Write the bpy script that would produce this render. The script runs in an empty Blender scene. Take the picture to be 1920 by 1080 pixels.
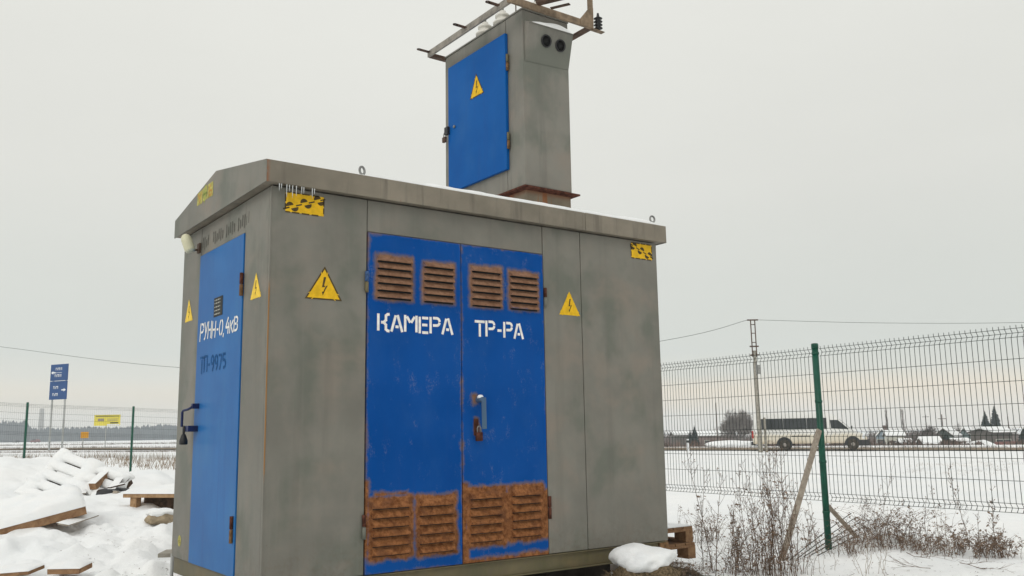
import bpy, bmesh, math, random
import numpy as np
from mathutils import Vector, Matrix
random.seed(7)
rng = np.random.default_rng(7)
scene = bpy.context.scene
COL = scene.collection
R = math.radians
PI = math.pi

# ------------------------------------------------------------------ camera
CAMP = Vector((-1.8319, -4.8126, 0.784)); YAW, PITCH, ROLL, F = 0.6304, 0.16, -0.0158, 1690.0
fw = Vector((math.sin(YAW)*math.cos(PITCH), math.cos(YAW)*math.cos(PITCH), math.sin(PITCH)))
_r = Vector((math.cos(YAW), -math.sin(YAW), 0)); _u = _r.cross(fw)
rt = _r*math.cos(ROLL) + _u*math.sin(ROLL); up = -_r*math.sin(ROLL) + _u*math.cos(ROLL)
cam = bpy.data.cameras.new('camera'); co = bpy.data.objects.new('camera', cam); COL.objects.link(co)
m = Matrix.Identity(4)
for i in range(3):
    m[i][0] = rt[i]; m[i][1] = up[i]; m[i][2] = -fw[i]; m[i][3] = CAMP[i]
co.matrix_world = m
cam.sensor_width = 36; cam.lens = F/1920*36; cam.clip_start = .05; cam.clip_end = 9000
scene.camera = co
HF = Vector((math.sin(YAW), math.cos(YAW), 0)); HR = Vector((math.cos(YAW), -math.sin(YAW), 0))

# ------------------------------------------------------------------ node helpers
class X:
    """a socket one can do arithmetic with"""
    def __init__(s, nt, sock): s.nt = nt; s.k = sock
    def _m(s, op, *a):
        n = s.nt.nodes.new('ShaderNodeMath'); n.operation = op
        for i, v in enumerate((s,)+a):
            if isinstance(v, X): s.nt.links.new(v.k, n.inputs[i])
            else: n.inputs[i].default_value = v
        return X(s.nt, n.outputs[0])
    def __add__(s, o): return s._m('ADD', o)
    __radd__ = __add__
    def __sub__(s, o): return s._m('SUBTRACT', o)
    def __rsub__(s, o): return (s*-1)+o
    def __mul__(s, o): return s._m('MULTIPLY', o)
    __rmul__ = __mul__
    def __truediv__(s, o): return s._m('DIVIDE', o)
    def __pow__(s, o): return s._m('POWER', o)
    def abs(s): return s._m('ABSOLUTE')
    def max(s, o): return s._m('MAXIMUM', o)
    def min(s, o): return s._m('MINIMUM', o)
    def step(s, a, b):
        n = s.nt.nodes.new('ShaderNodeMapRange'); n.interpolation_type = 'SMOOTHSTEP'
        s.nt.links.new(s.k, n.inputs[0]); n.inputs[1].default_value = a; n.inputs[2].default_value = b
        return X(s.nt, n.outputs[0])
def pos(nt):
    g = nt.nodes.new('ShaderNodeNewGeometry'); sp = nt.nodes.new('ShaderNodeSeparateXYZ')
    nt.links.new(g.outputs['Position'], sp.inputs[0])
    return g.outputs['Position'], [X(nt, sp.outputs[i]) for i in range(3)]
def noise(nt, vec, scale, detail=4, rough=.55, sxyz=None):
    if sxyz:
        mp = nt.nodes.new('ShaderNodeMapping'); mp.inputs['Scale'].default_value = sxyz
        nt.links.new(vec, mp.inputs[0]); vec = mp.outputs[0]
    n = nt.nodes.new('ShaderNodeTexNoise'); n.inputs['Scale'].default_value = scale
    n.inputs['Detail'].default_value = detail; n.inputs['Roughness'].default_value = rough
    nt.links.new(vec, n.inputs['Vector'])
    return X(nt, n.outputs[0])
def mix(nt, f, a, b):
    n = nt.nodes.new('ShaderNodeMix'); n.data_type = 'RGBA'
    for v, i in ((f, 0), (a, 6), (b, 7)):
        if isinstance(v, X): nt.links.new(v.k, n.inputs[i])
        elif i == 0: n.inputs[0].default_value = v
        else: n.inputs[i].default_value = (*v, 1)
    return X(nt, n.outputs[2])
def material(name, rough=.6, spec=.3, metal=0):
    mt = bpy.data.materials.new(name); mt.use_nodes = True
    b = mt.node_tree.nodes['Principled BSDF']
    b.inputs['Roughness'].default_value = rough; b.inputs['Specular IOR Level'].default_value = spec
    b.inputs['Metallic'].default_value = metal
    return mt, mt.node_tree, b
def setc(nt, b, c, inp='Base Color'):
    if isinstance(c, X): nt.links.new(c.k, b.inputs[inp])
    elif isinstance(c, tuple): b.inputs[inp].default_value = (*c, 1)
def bump(nt, b, h, dist=.01, strength=.5):
    n = nt.nodes.new('ShaderNodeBump'); n.inputs['Distance'].default_value = dist; n.inputs['Strength'].default_value = strength
    nt.links.new(h.k, n.inputs['Height']); nt.links.new(n.outputs[0], b.inputs['Normal'])

# ------------------------------------------------------------------ sky, sun, exposure
SUN_EL, SUN_AZ = R(36), R(243)          # compass direction the light comes from, measured from +Y towards +X
w = bpy.data.worlds.new('World'); scene.world = w; w.use_nodes = True
nt = w.node_tree; bg = nt.nodes['Background']
sky = nt.nodes.new('ShaderNodeTexSky'); sky.sky_type = 'NISHITA'; sky.sun_disc = False
sky.sun_elevation = SUN_EL; sky.sun_rotation = SUN_AZ; sky.dust_density = 4
tc = nt.nodes.new('ShaderNodeTexCoord'); sp = nt.nodes.new('ShaderNodeSeparateXYZ')
nt.links.new(tc.outputs['Generated'], sp.inputs[0])
sx, sy, sz = [X(nt, sp.outputs[i]) for i in range(3)]
wob = noise(nt, tc.outputs['Generated'], 2.2, 5, .5)
elev = sz + (wob - .5)*.022
ramp = nt.nodes.new('ShaderNodeValToRGB'); nt.links.new((elev*1.0).k, ramp.inputs[0])
cr = ramp.color_ramp
def lin(*c): return tuple((v/255/12.92 if v <= 10 else ((v/255+.055)/1.055)**2.4) for v in c)
stops = [(0.0, (222, 206, 186)), (.022, (236, 217, 188)), (.042, (240, 224, 198)), (.060, (219, 218, 207)), (.085, (211, 214, 207)),
         (.16, (215, 217, 210)), (.26, (224, 224, 217)), (.42, (230, 230, 223)), (.7, (240, 240, 236)), (1.0, (250, 250, 248))]
cr.elements[0].position = 0; cr.elements[1].position = 1
while len(cr.elements) < len(stops): cr.elements.new(.5)
for e, (p, c) in zip(cr.elements, stops): e.position = p; e.color = (*lin(*c), 1)
# the peach band is stronger towards the east (right), greyer to the north (left)
azm = (sx*HR.x + sy*HR.y + sx*HF.x*.25 + sy*HF.y*.25).step(-.35, .55)
low = 1 - sz.step(.03, .09)
cool = mix(nt, (1-azm)*low*.65, X(nt, ramp.outputs[0]), lin(214, 213, 202))
cloudy = noise(nt, tc.outputs['Generated'], 1.6, 6, .55, (1, 1, 2.5))
shade = (cloudy-.5)*.15 + 1.0
vm = nt.nodes.new('ShaderNodeVectorMath'); vm.operation = 'SCALE'
nt.links.new(cool.k, vm.inputs[0]); nt.links.new((shade*10.2).k, vm.inputs[3])
ov = mix(nt, .96, X(nt, sky.outputs[0]), X(nt, vm.outputs[0]))
nt.links.new(ov.k, bg.inputs['Color']); bg.inputs['Strength'].default_value = .1
sun = bpy.data.lights.new('sun', 'SUN'); sun.energy = .8; sun.angle = R(25); sun.color = (1, .97, .92)
so = bpy.data.objects.new('sun', sun); COL.objects.link(so)
so.rotation_euler = Vector((-math.sin(SUN_AZ)*math.cos(SUN_EL), -math.cos(SUN_AZ)*math.cos(SUN_EL), -math.sin(SUN_EL))).to_track_quat('-Z', 'Y').to_euler()
scene.view_settings.view_transform = 'Standard'; scene.view_settings.look = 'None'
scene.view_settings.exposure = 0; scene.view_settings.gamma = 1; scene.view_settings.use_curve_mapping = False
scene.cycles.use_denoising = True
scene.cycles.max_bounces = 6; scene.cycles.volume_bounces = 1

# ------------------------------------------------------------------ geometry helpers
class MB:
    def __init__(s): s.v = []; s.f = []; s.mi = []; s.sm = []
    def add(s, vs, fs, mi=0, smooth=False):
        o = len(s.v); s.v.extend([tuple(v) for v in vs]); s.f.extend([tuple(i+o for i in f) for f in fs])
        s.mi.extend([mi]*len(fs)); s.sm.extend([smooth]*len(fs)); return s
    def box(s, a, b, mi=0, M=None):
        x0, y0, z0 = a; x1, y1, z1 = b
        vs = [Vector(p) for p in ((x0,y0,z0),(x1,y0,z0),(x1,y1,z0),(x0,y1,z0),(x0,y0,z1),(x1,y0,z1),(x1,y1,z1),(x0,y1,z1))]
        if M: vs = [M @ v for v in vs]
        return s.add(vs, [(0,3,2,1),(4,5,6,7),(0,1,5,4),(1,2,6,5),(2,3,7,6),(3,0,4,7)], mi)
    def tube(s, pts, r, n=6, mi=0, cap=True, smooth=True):
        pts = [Vector(p) for p in pts]; rs = r if isinstance(r, (list, tuple)) else [r]*len(pts)
        vs = []; fs = []; prev = None
        for i, p in enumerate(pts):
            t = (pts[min(i+1, len(pts)-1)] - pts[max(i-1, 0)])
            t = t.normalized() if t.length > 1e-9 else Vector((0,0,1))
            if prev is None:
                a = t.orthogonal().normalized()
            else:
                a = prev - t*prev.dot(t); a = a.normalized() if a.length > 1e-6 else t.orthogonal().normalized()
            prev = a; b = t.cross(a)
            for k in range(n):
                an = 2*PI*k/n; vs.append(p + (a*math.cos(an)+b*math.sin(an))*rs[i])
        for i in range(len(pts)-1):
            for k in range(n):
                fs.append((i*n+k, i*n+(k+1) % n, (i+1)*n+(k+1) % n, (i+1)*n+k))
        if cap: fs.append(tuple(range(n-1, -1, -1))); fs.append(tuple((len(pts)-1)*n+k for k in range(n)))
        return s.add(vs, fs, mi, smooth)
    def bar(s, p, q, wx, wy, upv=(0,0,1), mi=0):
        p = Vector(p); q = Vector(q); t = (q-p).normalized(); a = t.cross(Vector(upv))
        a = a.normalized() if a.length > 1e-5 else t.orthogonal().normalized(); b = a.cross(t).normalized()
        vs = [e + a*(sx_*wx/2) + b*(sy_*wy/2) for e in (p, q) for sx_, sy_ in ((-1,-1),(1,-1),(1,1),(-1,1))]
        return s.add(vs, [(3,2,1,0),(4,5,6,7),(0,1,5,4),(1,2,6,5),(2,3,7,6),(3,0,4,7)], mi)
    def lathe(s, prof, n=16, o=(0,0,0), axis=(0,0,1), mi=0, smooth=True):
        ax = Vector(axis).normalized(); a = ax.orthogonal().normalized(); b = ax.cross(a); o = Vector(o); vs = []; fs = []
        for r_, h in prof:
            for k in range(n):
                an = 2*PI*k/n; vs.append(o + ax*h + (a*math.cos(an)+b*math.sin(an))*max(r_, 1e-5))
        for i in range(len(prof)-1):
            for k in range(n): fs.append((i*n+k, i*n+(k+1) % n, (i+1)*n+(k+1) % n, (i+1)*n+k))
        fs.append(tuple(range(n-1, -1, -1))); fs.append(tuple((len(prof)-1)*n+k for k in range(n)))
        return s.add(vs, fs, mi, smooth)
    def prism(s, poly, d, mi=0):
        """poly: list of 3-d points (planar), extruded by vector d"""
        n = len(poly); d = Vector(d); vs = [Vector(p) for p in poly] + [Vector(p)+d for p in poly]
        fs = [tuple(range(n-1, -1, -1)), tuple(range(n, 2*n))] + [(i, (i+1) % n, n+(i+1) % n, n+i) for i in range(n)]
        return s.add(vs, fs, mi)
    def build(s, name, mats, parent=None, bevel=0, loc=None):
        me = bpy.data.meshes.new(name); me.from_pydata(s.v, [], s.f)
        for mm in (mats if isinstance(mats, (list, tuple)) else [mats]): me.materials.append(mm)
        me.polygons.foreach_set('material_index', s.mi); me.polygons.foreach_set('use_smooth', s.sm)
        bm = bmesh.new(); bm.from_mesh(me); bmesh.ops.recalc_face_normals(bm, faces=bm.faces)
        if bevel: bmesh.ops.bevel(bm, geom=bm.edges[:], offset=bevel, segments=2, affect='EDGES', profile=.5)
        bm.to_mesh(me); bm.free(); me.update()
        o = bpy.data.objects.new(name, me); COL.objects.link(o)
        if loc is not None: o.location = loc
        if parent: o.parent = parent
        return o
def tag(o, label=None, cat=None, group=None, kind=None):
    for k, v in (('label', label), ('category', cat), ('group', group), ('kind', kind)):
        if v: o[k] = v
    return o
def empty(name, label, cat, loc=(0,0,0), rz=0, group=None):
    o = bpy.data.objects.new(name, None); COL.objects.link(o); o.location = loc or (0,0,0); o.rotation_euler = (0,0,rz); o.empty_display_size = .1
    return tag(o, label, cat, group)
def copy_tree(o, parent=None):
    c = o.copy(); COL.objects.link(c); c.parent = parent
    for ch in o.children: copy_tree(ch, c)
    return c
def instance(name, data, loc, parent, rot=None, scale=None):
    o = bpy.data.objects.new(name, data); COL.objects.link(o); o.location = loc; o.parent = parent
    if rot: o.rotation_euler = rot
    if scale: o.scale = scale
    return o
def ray(px, py): return fw + rt*((px-960)/F) + up*((540-py)/F)
def at(px, py, dep): return CAMP + ray(px, py)*dep
def yh(px):
    a = (px-960)/F; return 540 + F*(fw.z + a*rt.z)/up.z
def smooth(a, b, x):
    t = np.clip((np.asarray(x, float)-a)/(b-a), 0, 1); return t*t*(3-2*t)
_P = rng.integers(0, 2**31, 4096)
def vnoise(x, y, seed=0):
    x = np.asarray(x, float)+seed*17.3; y = np.asarray(y, float)+seed*5.7
    xi = np.floor(x).astype(np.int64); yi = np.floor(y).astype(np.int64); fx = x-xi; fy = y-yi
    fx = fx*fx*(3-2*fx); fy = fy*fy*(3-2*fy)
    def h(a, b): return _P[(a*374761 + b*668265 + (a*b) % 97) & 4095]/2**31
    return (h(xi,yi)*(1-fx)+h(xi+1,yi)*fx)*(1-fy) + (h(xi,yi+1)*(1-fx)+h(xi+1,yi+1)*fx)*fy - .5
def fbm(x, y, sc, oct=4, seed=0):
    t = 0; a = 1
    for i in range(oct): t = t + a*vnoise(np.asarray(x)/sc, np.asarray(y)/sc, seed+i); sc *= .5; a *= .5
    return t
def ground_z(x, y, fine=True):
    x = np.asarray(x, float); y = np.asarray(y, float)
    X_ = x-CAMP.x; Y_ = y-CAMP.y
    s = HR.x*X_ + HR.y*Y_; d = HF.x*X_ + HF.y*Y_; q = s/np.maximum(d, .5)
    plane = -.331 - .0093*np.clip(s, -40, 60)
    t = smooth(14, 45, d); z = -.55*(1-t) + plane*t
    z = z - 2.7*smooth(68, 150, d)*smooth(.02, .14, q)
    wl = smooth(-.30, -.40, q)*(d > 0)*(1-smooth(36, 46, d))
    prof = np.interp(d, [0,5,7,8.5,9.5,11,13,14.5,15.5,17,20,28,45], [-.5,-.42,-.31,-.26,-.15,-.02,.20,.43,.47,.25,-.2,-.3,-.05])
    prof = prof + smooth(11, 15, d)*(1-smooth(17, 20, d))*(-.17*smooth(-.50, -.44, q)+.08*smooth(-.52, -.56, q))
    z = z*(1-wl) + prof*wl
    near = 1-smooth(30, 60, d)
    z = z + near*(fbm(x, y, 2.5, 3, 1)*.07 + fbm(x, y, .55, 3, 5)*(.035+.075*wl*(1-smooth(16, 20, d)))) + (1-near)*fbm(x, y, 60, 3, 8)*.25*smooth(60, 200, d)*(1-smooth(1000, 3000, d))
    if fine: z = z + near*fbm(x, y, .14, 3, 9)*.022
    lw = wl*(1-smooth(9.5, 11.5, d)); z = z + lw*(np.abs(fbm(x, y, .42, 3, 21))*.20 - .03 + fbm(x, y, .16, 3, 22)*.05)
    # the trodden soil around and under the cabin
    bx = np.maximum(np.maximum(-.15-x, x-3.2), np.maximum(-.25-y, y-1.9)); inb = 1-smooth(-.1, .5, bx)
    z = z*(1-inb) + (-.56 + fbm(x, y, .3, 3, 3)*.04)*inb
    # turf hump under the pallets and heap by the right corner
    for (hx, hy, hr, hh) in HUMPS: z = z + hh*np.exp(-((x-hx)**2+(y-hy)**2)/(hr*hr))
    return z
HUMPS = []
def gpt(px, dep, dz=0):
    p = at(px, yh(px), dep); return Vector((p.x, p.y, float(ground_z(p.x, p.y)) + dz))
def gpy(px, py):
    """the ground point seen at pixel (px, py), by marching"""
    d = 4.0
    while d < 3000:
        p = at(px, py, d)
        if p.z < float(ground_z(p.x, p.y)): return Vector((p.x, p.y, float(ground_z(p.x, p.y))))
        d *= 1.004
    return at(px, py, d)

# ------------------------------------------------------------------ materials
def m_plain(name, c, var=.12, sc=8, rough=.7, spec=.2, bmp=0, metal=0):
    mt, nt, b = material(name, rough, spec, metal); P, _ = pos(nt); n = noise(nt, P, sc, 5, .6)
    d = tuple(v*(1-var*1.6) for v in c); l = tuple(min(1, v*(1+var*1.6)) for v in c)
    setc(nt, b, mix(nt, n.step(.25, .75), d, l))
    if bmp: bump(nt, b, n, bmp)
    return mt
def m_snow():
    mt, nt, b = material('snow', .75, .15); P, _ = pos(nt); n = noise(nt, P, 6, 5, .6); f = noise(nt, P, 130, 3, .7)
    setc(nt, b, mix(nt, n.step(.2, .8), (.84, .86, .87), (.90, .90, .89))); bump(nt, b, n*.5+f*.3+noise(nt, P, 25, 4, .65)*.6, .022, .6)
    return mt
def m_ground():
    mt, nt, b = material('snow_ground', .8, .12); P, (x, y, z) = pos(nt)
    a = nt.nodes.new('ShaderNodeAttribute'); a.attribute_name = 'soil'; soil = X(nt, a.outputs['Fac'])
    n1 = noise(nt, P, 5, 6, .65); n2 = noise(nt, P, 40, 4, .65); n3 = noise(nt, P, .6, 4, .6)
    snow = mix(nt, n3.step(.2, .8), (.83, .85, .86), (.90, .90, .89))
    earth = mix(nt, n2.step(.3, .7), (.022, .016, .011), (.13, .095, .065))
    earth = mix(nt, noise(nt, P, 14, 4).step(.58, .7), earth, (.30, .26, .2))
    msk = (soil + (n1-.5)*.9 + (n2-.5)*.55).step(.47, .6)
    setc(nt, b, mix(nt, msk, snow, earth))
    n4 = noise(nt, P, 130, 3, .7); bump(nt, b, n1*.5 + n2*(.35+msk*.5) + n4*.16 + noise(nt, P, 16, 4, .6)*.4, .03, .6)
    return mt
def rust_tone(nt, P, lower=0.0):
    n = noise(nt, P, 30, 6, .7); n2 = noise(nt, P, 9, 4, .6)
    base = mix(nt, n.step(.3, .7), (.19, .10, .06), (.31, .175, .11))
    if isinstance(lower, X) or lower: base = mix(nt, lower, base, mix(nt, n.step(.3, .7), (.12, .043, .016), (.33, .143, .057)))
    base = mix(nt, n2.step(.5, .70)*.65, base, (.13, .058, .032))
    spk = noise(nt, P, 95, 3, .6).step(.62, .67)*noise(nt, P, 7, 2).step(.42, .6)
    return mix(nt, spk*.85, base, (.045, .022, .014))
def m_grey(name='grey_paint', tint=(.178, .171, .146), rustx=None, streaks=.5):
    mt, nt, b = material(name, .5, .25); P, (x, y, z) = pos(nt)
    n = noise(nt, P, 1.7, 5, .6); n2 = noise(nt, P, 7, 5, .65); st = noise(nt, P, 9, 4, .6, (1, 1, .06)); st2 = noise(nt, P, 40, 3, .6, (1, 1, .03))
    c = mix(nt, n.step(.3, .7), tuple(v*.86 for v in tint), tuple(v*1.16 for v in tint))
    c = mix(nt, n2.step(.45, .75)*.4, c, tuple(v*k for v, k in zip(tint, (1.28, 1.15, 1.12)))); c = mix(nt, noise(nt, P, 2.6, 4, .55, (1, 1, .8)).step(.46, .64)*.95, c, tuple(v*k for v, k in zip(tint, (.76, .83, .80)))); c = mix(nt, noise(nt, P, 2.1, 4, .55, (.8, .8, 1)).step(.52, .68)*.95, c, tuple(v*k for v, k in zip(tint, (1.24, 1.12, 1.08))))
    c = mix(nt, st.step(.52, .72)*streaks*.5, c, tuple(v*.62 for v in tint))
    c = mix(nt, st2.step(.55, .75)*streaks*.3, c, tuple(v*1.3 for v in tint))
    c = mix(nt, (1-(z+(n2-.5)*.3).step(.0, .32))*noise(nt, P, 28, 4, .7).step(.42, .7)*.45, c, (.12, .10, .072))
    # fine chips and a few rust pin holes
    sp_ = noise(nt, P, 60, 2, .5).step(.765, .79); c = mix(nt, sp_*.8, c, (.10, .05, .03))
    setc(nt, b, c); setc(nt, b, (n2*.25+.38), 'Roughness'); bump(nt, b, n2*.3+noise(nt, P, 2.2, 2)*2.0, .004, .5)
    return mt
def m_fascia():
    mt, nt, b = material('fascia_steel', .55, .25); P, (x, y, z) = pos(nt)
    n = noise(nt, P, 3, 5, .6); st = noise(nt, P, 14, 4, .65, (1, 1, .08)); bl = noise(nt, P, 5, 4, .6)
    c = mix(nt, n.step(.3, .7), (.165, .146, .114), (.24, .21, .165))
    c = mix(nt, st.step(.5, .68)*.5, c, (.09, .08, .066))
    c = mix(nt, bl.step(.56, .75)*.5, c, (.22, .165, .12))
    c = mix(nt, noise(nt, P, 24, 4, .7, (1, 1, .15)).step(.66, .74)*.6, c, (.20, .09, .045))
    # rust creeping along the corner fold
    cor = (1-(x+.058).abs().step(.0, .03))*(1-(y+.06).abs().step(.0, .035))
    c = mix(nt, cor*noise(nt, P, 30, 3).step(.3, .55), c, (.23, .10, .05))
    setc(nt, b, c); bump(nt, b, n, .004, .4)
    return mt
def m_blue(name, x0, x1, z0, z1, rects=(), wear=1.0, axis=0, base=(0, .058, .262), spec=.05):
    """weathered blue enamel; rects = (u0, z0, u1, z1, margin) where the paint has burnt off to rust"""
    mt, nt, b = material(name, .42, spec); P, p = pos(nt); u = p[axis]; z = p[2]
    nz = noise(nt, P, 26, 6, .7); nb = noise(nt, P, 6, 4, .6); ng = noise(nt, P, 110, 4, .7); big = noise(nt, P, 2.2, 4, .55)
    c = mix(nt, big.step(.3, .7), base, (base[0]+.004, base[1]*1.25, base[2]*1.16))
    st = noise(nt, P, 16, 4, .6, (1, 1, .07)); c = mix(nt, st.step(.5, .75)*.25, c, (.015, .06, .24))
    c = mix(nt, noise(nt, P, 3.3, 5, .6, (1, 1, .6)).step(.48, .74)*.4, c, tuple(v*k+a for v, k, a in zip(base, (1, 1.35, 1.08), (.022, .012, .0))))
    if wear:
        # chalky rubbed patches
        rub = noise(nt, P, 7, 6, .75, (1.3, 1.3, .7)).step(.53, .72)*ng.step(.44, .60)
        c = mix(nt, rub*.6*wear, c, (.13, .17, .28))
        dist = None
        for (a0, b0, a1, b1, mg) in rects:
            du = (u-(a0+a1)/2).abs()-(a1-a0)/2; dz = (z-(b0+b1)/2).abs()-(b1-b0)/2
            dd = (du.max(0)**2 + dz.max(0)**2)**.5 + du.max(dz).min(0) - mg
            dist = dd if dist is None else dist.min(dd)
        ed = ((u-x0).min(x1-u)).min((z-z0).min(z1-z))           # distance from the sheet's edge
        edge = ed*-1 - .012 + noise(nt, P, 3.5, 4, .6).step(.46, .66)*.016 + nb.step(.5, .72)*.006
        dist = dist.min(edge*-1) if dist is not None else edge*-1
        nl = noise(nt, P, 11, 4, .6)
        dn = dist + (nl-.5)*(.042+.02*(1-z.step(.6, 1.0))) + (nz-.5)*.034 + (nb-.5)*.036 + (ng-.5)*.012
        halo = 1-dn.step(-.006, .042); c = mix(nt, (halo*.8+(ng-.5)*1.1+(nz-.5)*.6).step(.30, .78)*.62*halo.step(.0, .3), c, (.15, .125, .12))
        lowf = 1-z.step(.5, .8)
        rm = 1-dn.step(-.014, .010)
        c = mix(nt, rm, c, rust_tone(nt, P, lowf))
        setc(nt, b, rm*.35+.42, 'Roughness'); bump(nt, b, rm*nz*1.2+nb*.3, .0012, .5)
    else:
        bump(nt, b, nb, .003, .4)
    setc(nt, b, c)
    return mt
def m_rust(name='rust', lower=.3):
    mt, nt, b = material(name, .85, .15); P, _ = pos(nt); setc(nt, b, rust_tone(nt, P, lower)); bump(nt, b, noise(nt, P, 40, 4), .003); return mt
def m_neck():
    mt, nt, b = material('stained_neck', .6, .2); P, (x, y, z) = pos(nt)
    st = noise(nt, P, 13, 4, .6, (1, 1, .05)); c = mix(nt, noise(nt, P, 6, 4).step(.3, .7), (.15, .125, .09), (.20, .165, .12))
    c = mix(nt, st.step(.53, .62)*.9, c, (.22, .085, .03)); c = mix(nt, z.step(2.53, 2.585)*.8, c, (.19, .07, .03)); setc(nt, b, c); return mt
def m_wood(name, c0, c1, sc=(1, 1, 1)):
    mt, nt, b = material(name, .8, .12); P, _ = pos(nt); n = noise(nt, P, 14, 6, .65, sc); n2 = noise(nt, P, 60, 4, .6, sc)
    c = mix(nt, n.step(.3, .7), c0, c1); c = mix(nt, n2.step(.55, .75)*.5, c, tuple(v*.45 for v in c0)); setc(nt, b, c); bump(nt, b, n2, .004); return mt
def m_van():
    mt, nt, b = material('white_van_paint', .35, .4); P, (x, y, z) = pos(nt); n = noise(nt, P, 1.6, 5, .6)
    zz = z + (n-.5)*.5
    c = mix(nt, 1-zz.step(.35, .62), (.72, .715, .69), (.64, .585, .48)); c = mix(nt, 1-zz.step(-.2, .22), c, (.45, .36, .25)); setc(nt, b, c); return mt
M = dict(rust_deep=m_plain('deep_rust', (.085, .033, .022), .35, 30, .85, .1), hinge_brown=m_plain('rusty_brown_steel', (.17, .095, .045), .3, 30, .8, .15), bluesteel2=m_plain('rubbed_blue_steel', (.05, .10, .22), .25, 40, .6, .15),
    snow=m_snow(), ground=m_ground(), grey=m_grey(), grey_tower=m_grey('grey_tower_paint', (.188, .181, .157), streaks=.8), fascia=m_fascia(), rust=m_rust(), neck=m_neck(),
    rust_dark=m_rust('dark_rust', .0), dark=m_plain('dark_interior', (.012, .012, .012), .1), black=m_plain('black_rubber', (.016, .016, .017), .2, 20, .45, .4),
    white=m_plain('white_stencil_paint', (.80, .78, .74), .07, 40), yellow=m_plain('yellow_stencil_paint', (.72, .43, .012), .10, 22, .55, .2),
    yellow_pale=m_plain('pale_yellow_paint', (.82, .56, .07), .08, 20), stencil=m_plain('brown_black_stencil_paint', (.075, .052, .02), .2, 30), fade=m_plain('faded_dark_lettering', (.004, .068, .21), .3, 60),
    ghost=m_plain('ghost_lettering', (.098, .096, .078), .2, 50), plate=m_plain('dark_label_plate', (.035, .037, .035), .1), ink=m_plain('pale_label_ink', (.38, .38, .34), .1),
    signgreen=m_plain('green_mark', (.28, .36, .09), .1), signred=m_plain('orange_mark', (.46, .22, .05), .1), gableyellow=m_plain('washed_yellow_patch', (.40, .36, .10), .25, 40),
    cream=m_plain('cream_plastic', (.62, .60, .42), .05, 10, .35, .4), steel=m_plain('galvanised_steel', (.26, .26, .25), .2, 20, .5, .5, metal=.3), bluesteel=m_plain('dark_blue_steel', (.006, .014, .07), .2, 20, .4, .4),
    channel=m_grey('olive_channel_paint', (.135, .115, .062)), arm=m_plain('weathered_frame_steel', (.20, .145, .095), .25, 14, .65, .3), armgrey=m_plain('grey_frame_steel', (.24, .22, .19), .2, 16, .6, .3), armdark=m_plain('brown_frame_steel', (.085, .052, .036), .3, 16, .7, .2),
    porcelain=m_plain('glazed_porcelain', (.66, .64, .58), .06, 6, .25, .5),
    ice=m_plain('ice', (.50, .52, .52), .1, 40, .12, .5), concrete=m_plain('concrete', (.30, .28, .24), .18, 9, .85, .1, .01), concrete_dark=m_plain('shade_concrete', (.045, .038, .03), .25, 9, .9, .1, .01),
    green=m_plain('green_coated_steel', (.004, .075, .045), .15, 12, .4, .35), wire=m_plain('dark_coated_wire', (.030, .040, .033), .2, 5, .5, .15),
    wood=m_wood('pallet_wood', (.22, .12, .065), (.36, .22, .12)), wood_new=m_wood('fresh_wood', (.30, .18, .09), (.46, .30, .17)), wood_grey=m_wood('grey_wood', (.25, .21, .17), (.40, .35, .29)), wood_dark=m_wood('wet_dark_wood', (.05, .035, .024), (.14, .09, .06)),
    weed=m_plain('dry_weed_stem', (.142, .095, .066), .35, 30, .9, .05), weedpale=m_plain('pale_dry_stem', (.24, .18, .125), .3, 30, .9, .05), seed=m_plain('dry_seed_head', (.22, .16, .12), .4, 60, .95, .02), turf=m_plain('dead_turf', (.14, .105, .065), .45, 60, .95, .02, .02),
    asphalt=m_plain('wet_salted_asphalt', (.18, .135, .085), .25, .5, .7, .2), vanpaint=m_van(), glass=m_plain('dark_tinted_glass', (.02, .025, .028), .1, 1, .12, .5), tyre=m_plain('dusty_tyre', (.06, .052, .042), .2, 9, .9, .1), bumper=m_plain('black_plastic', (.035, .035, .036), .1, 4, .6, .3), rim=m_plain('steel_rim', (.22, .20, .18), .15, 9, .5, .4),
    sign_blue=m_plain('blue_sign_sheet', (.012, .062, .20), .06, .8, .5, .3), sign_white=m_plain('white_sign_print', (.78, .8, .82), .03), sign_yellow=m_plain('yellow_banner', (.76, .66, .10), .08, .6), orange=m_plain('orange_board', (.80, .38, .02), .06, 1), pole_grey=m_plain('zinc_pole', (.38, .39, .38), .1, 2, .6, .3),
    spruce=m_plain('spruce_needles', (.022, .042, .034), .4, 1.2, .95, .02), bark=m_plain('bare_twigs', (.12, .095, .082), .3, 2, .95, .02), bark_pale=m_plain('pale_bare_twigs', (.19, .165, .15), .25, 2, .95, .02), scrub=m_plain('brown_scrub', (.13, .095, .08), .4, .3, .95, .02), far=m_plain('winter_forest', (.026, .036, .040), .35, .02, .95, .02),
    wall_blue=m_plain('blue_grey_boards', (.20, .25, .29), .1, .5), wall_cream=m_plain('pale_plaster', (.52, .51, .44), .08, .5), wall_teal=m_plain('grey_green_boards', (.14, .19, .19), .12, .5), wall_dgreen=m_plain('dark_green_boards', (.045, .065, .05), .2, .5), wall_dark=m_plain('dark_weathered_boards', (.10, .085, .07), .2, .7), wall_red=m_plain('red_brown_boards', (.20, .075, .06), .2, .7), wall_brick=m_plain('brown_shed_boards', (.15, .105, .09), .2, .7),
    carred=m_plain('dark_red_car_paint', (.16, .04, .04), .1, 1, .3, .4), cardark=m_plain('dark_car_paint', (.03, .035, .04), .1, 1, .3, .4), lamp_red=m_plain('red_lens', (.45, .03, .02), .1, 1, .3, .4), stone=m_plain('beige_stone', (.36, .29, .20), .2, 12, .9, .1, .02),
)

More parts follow.
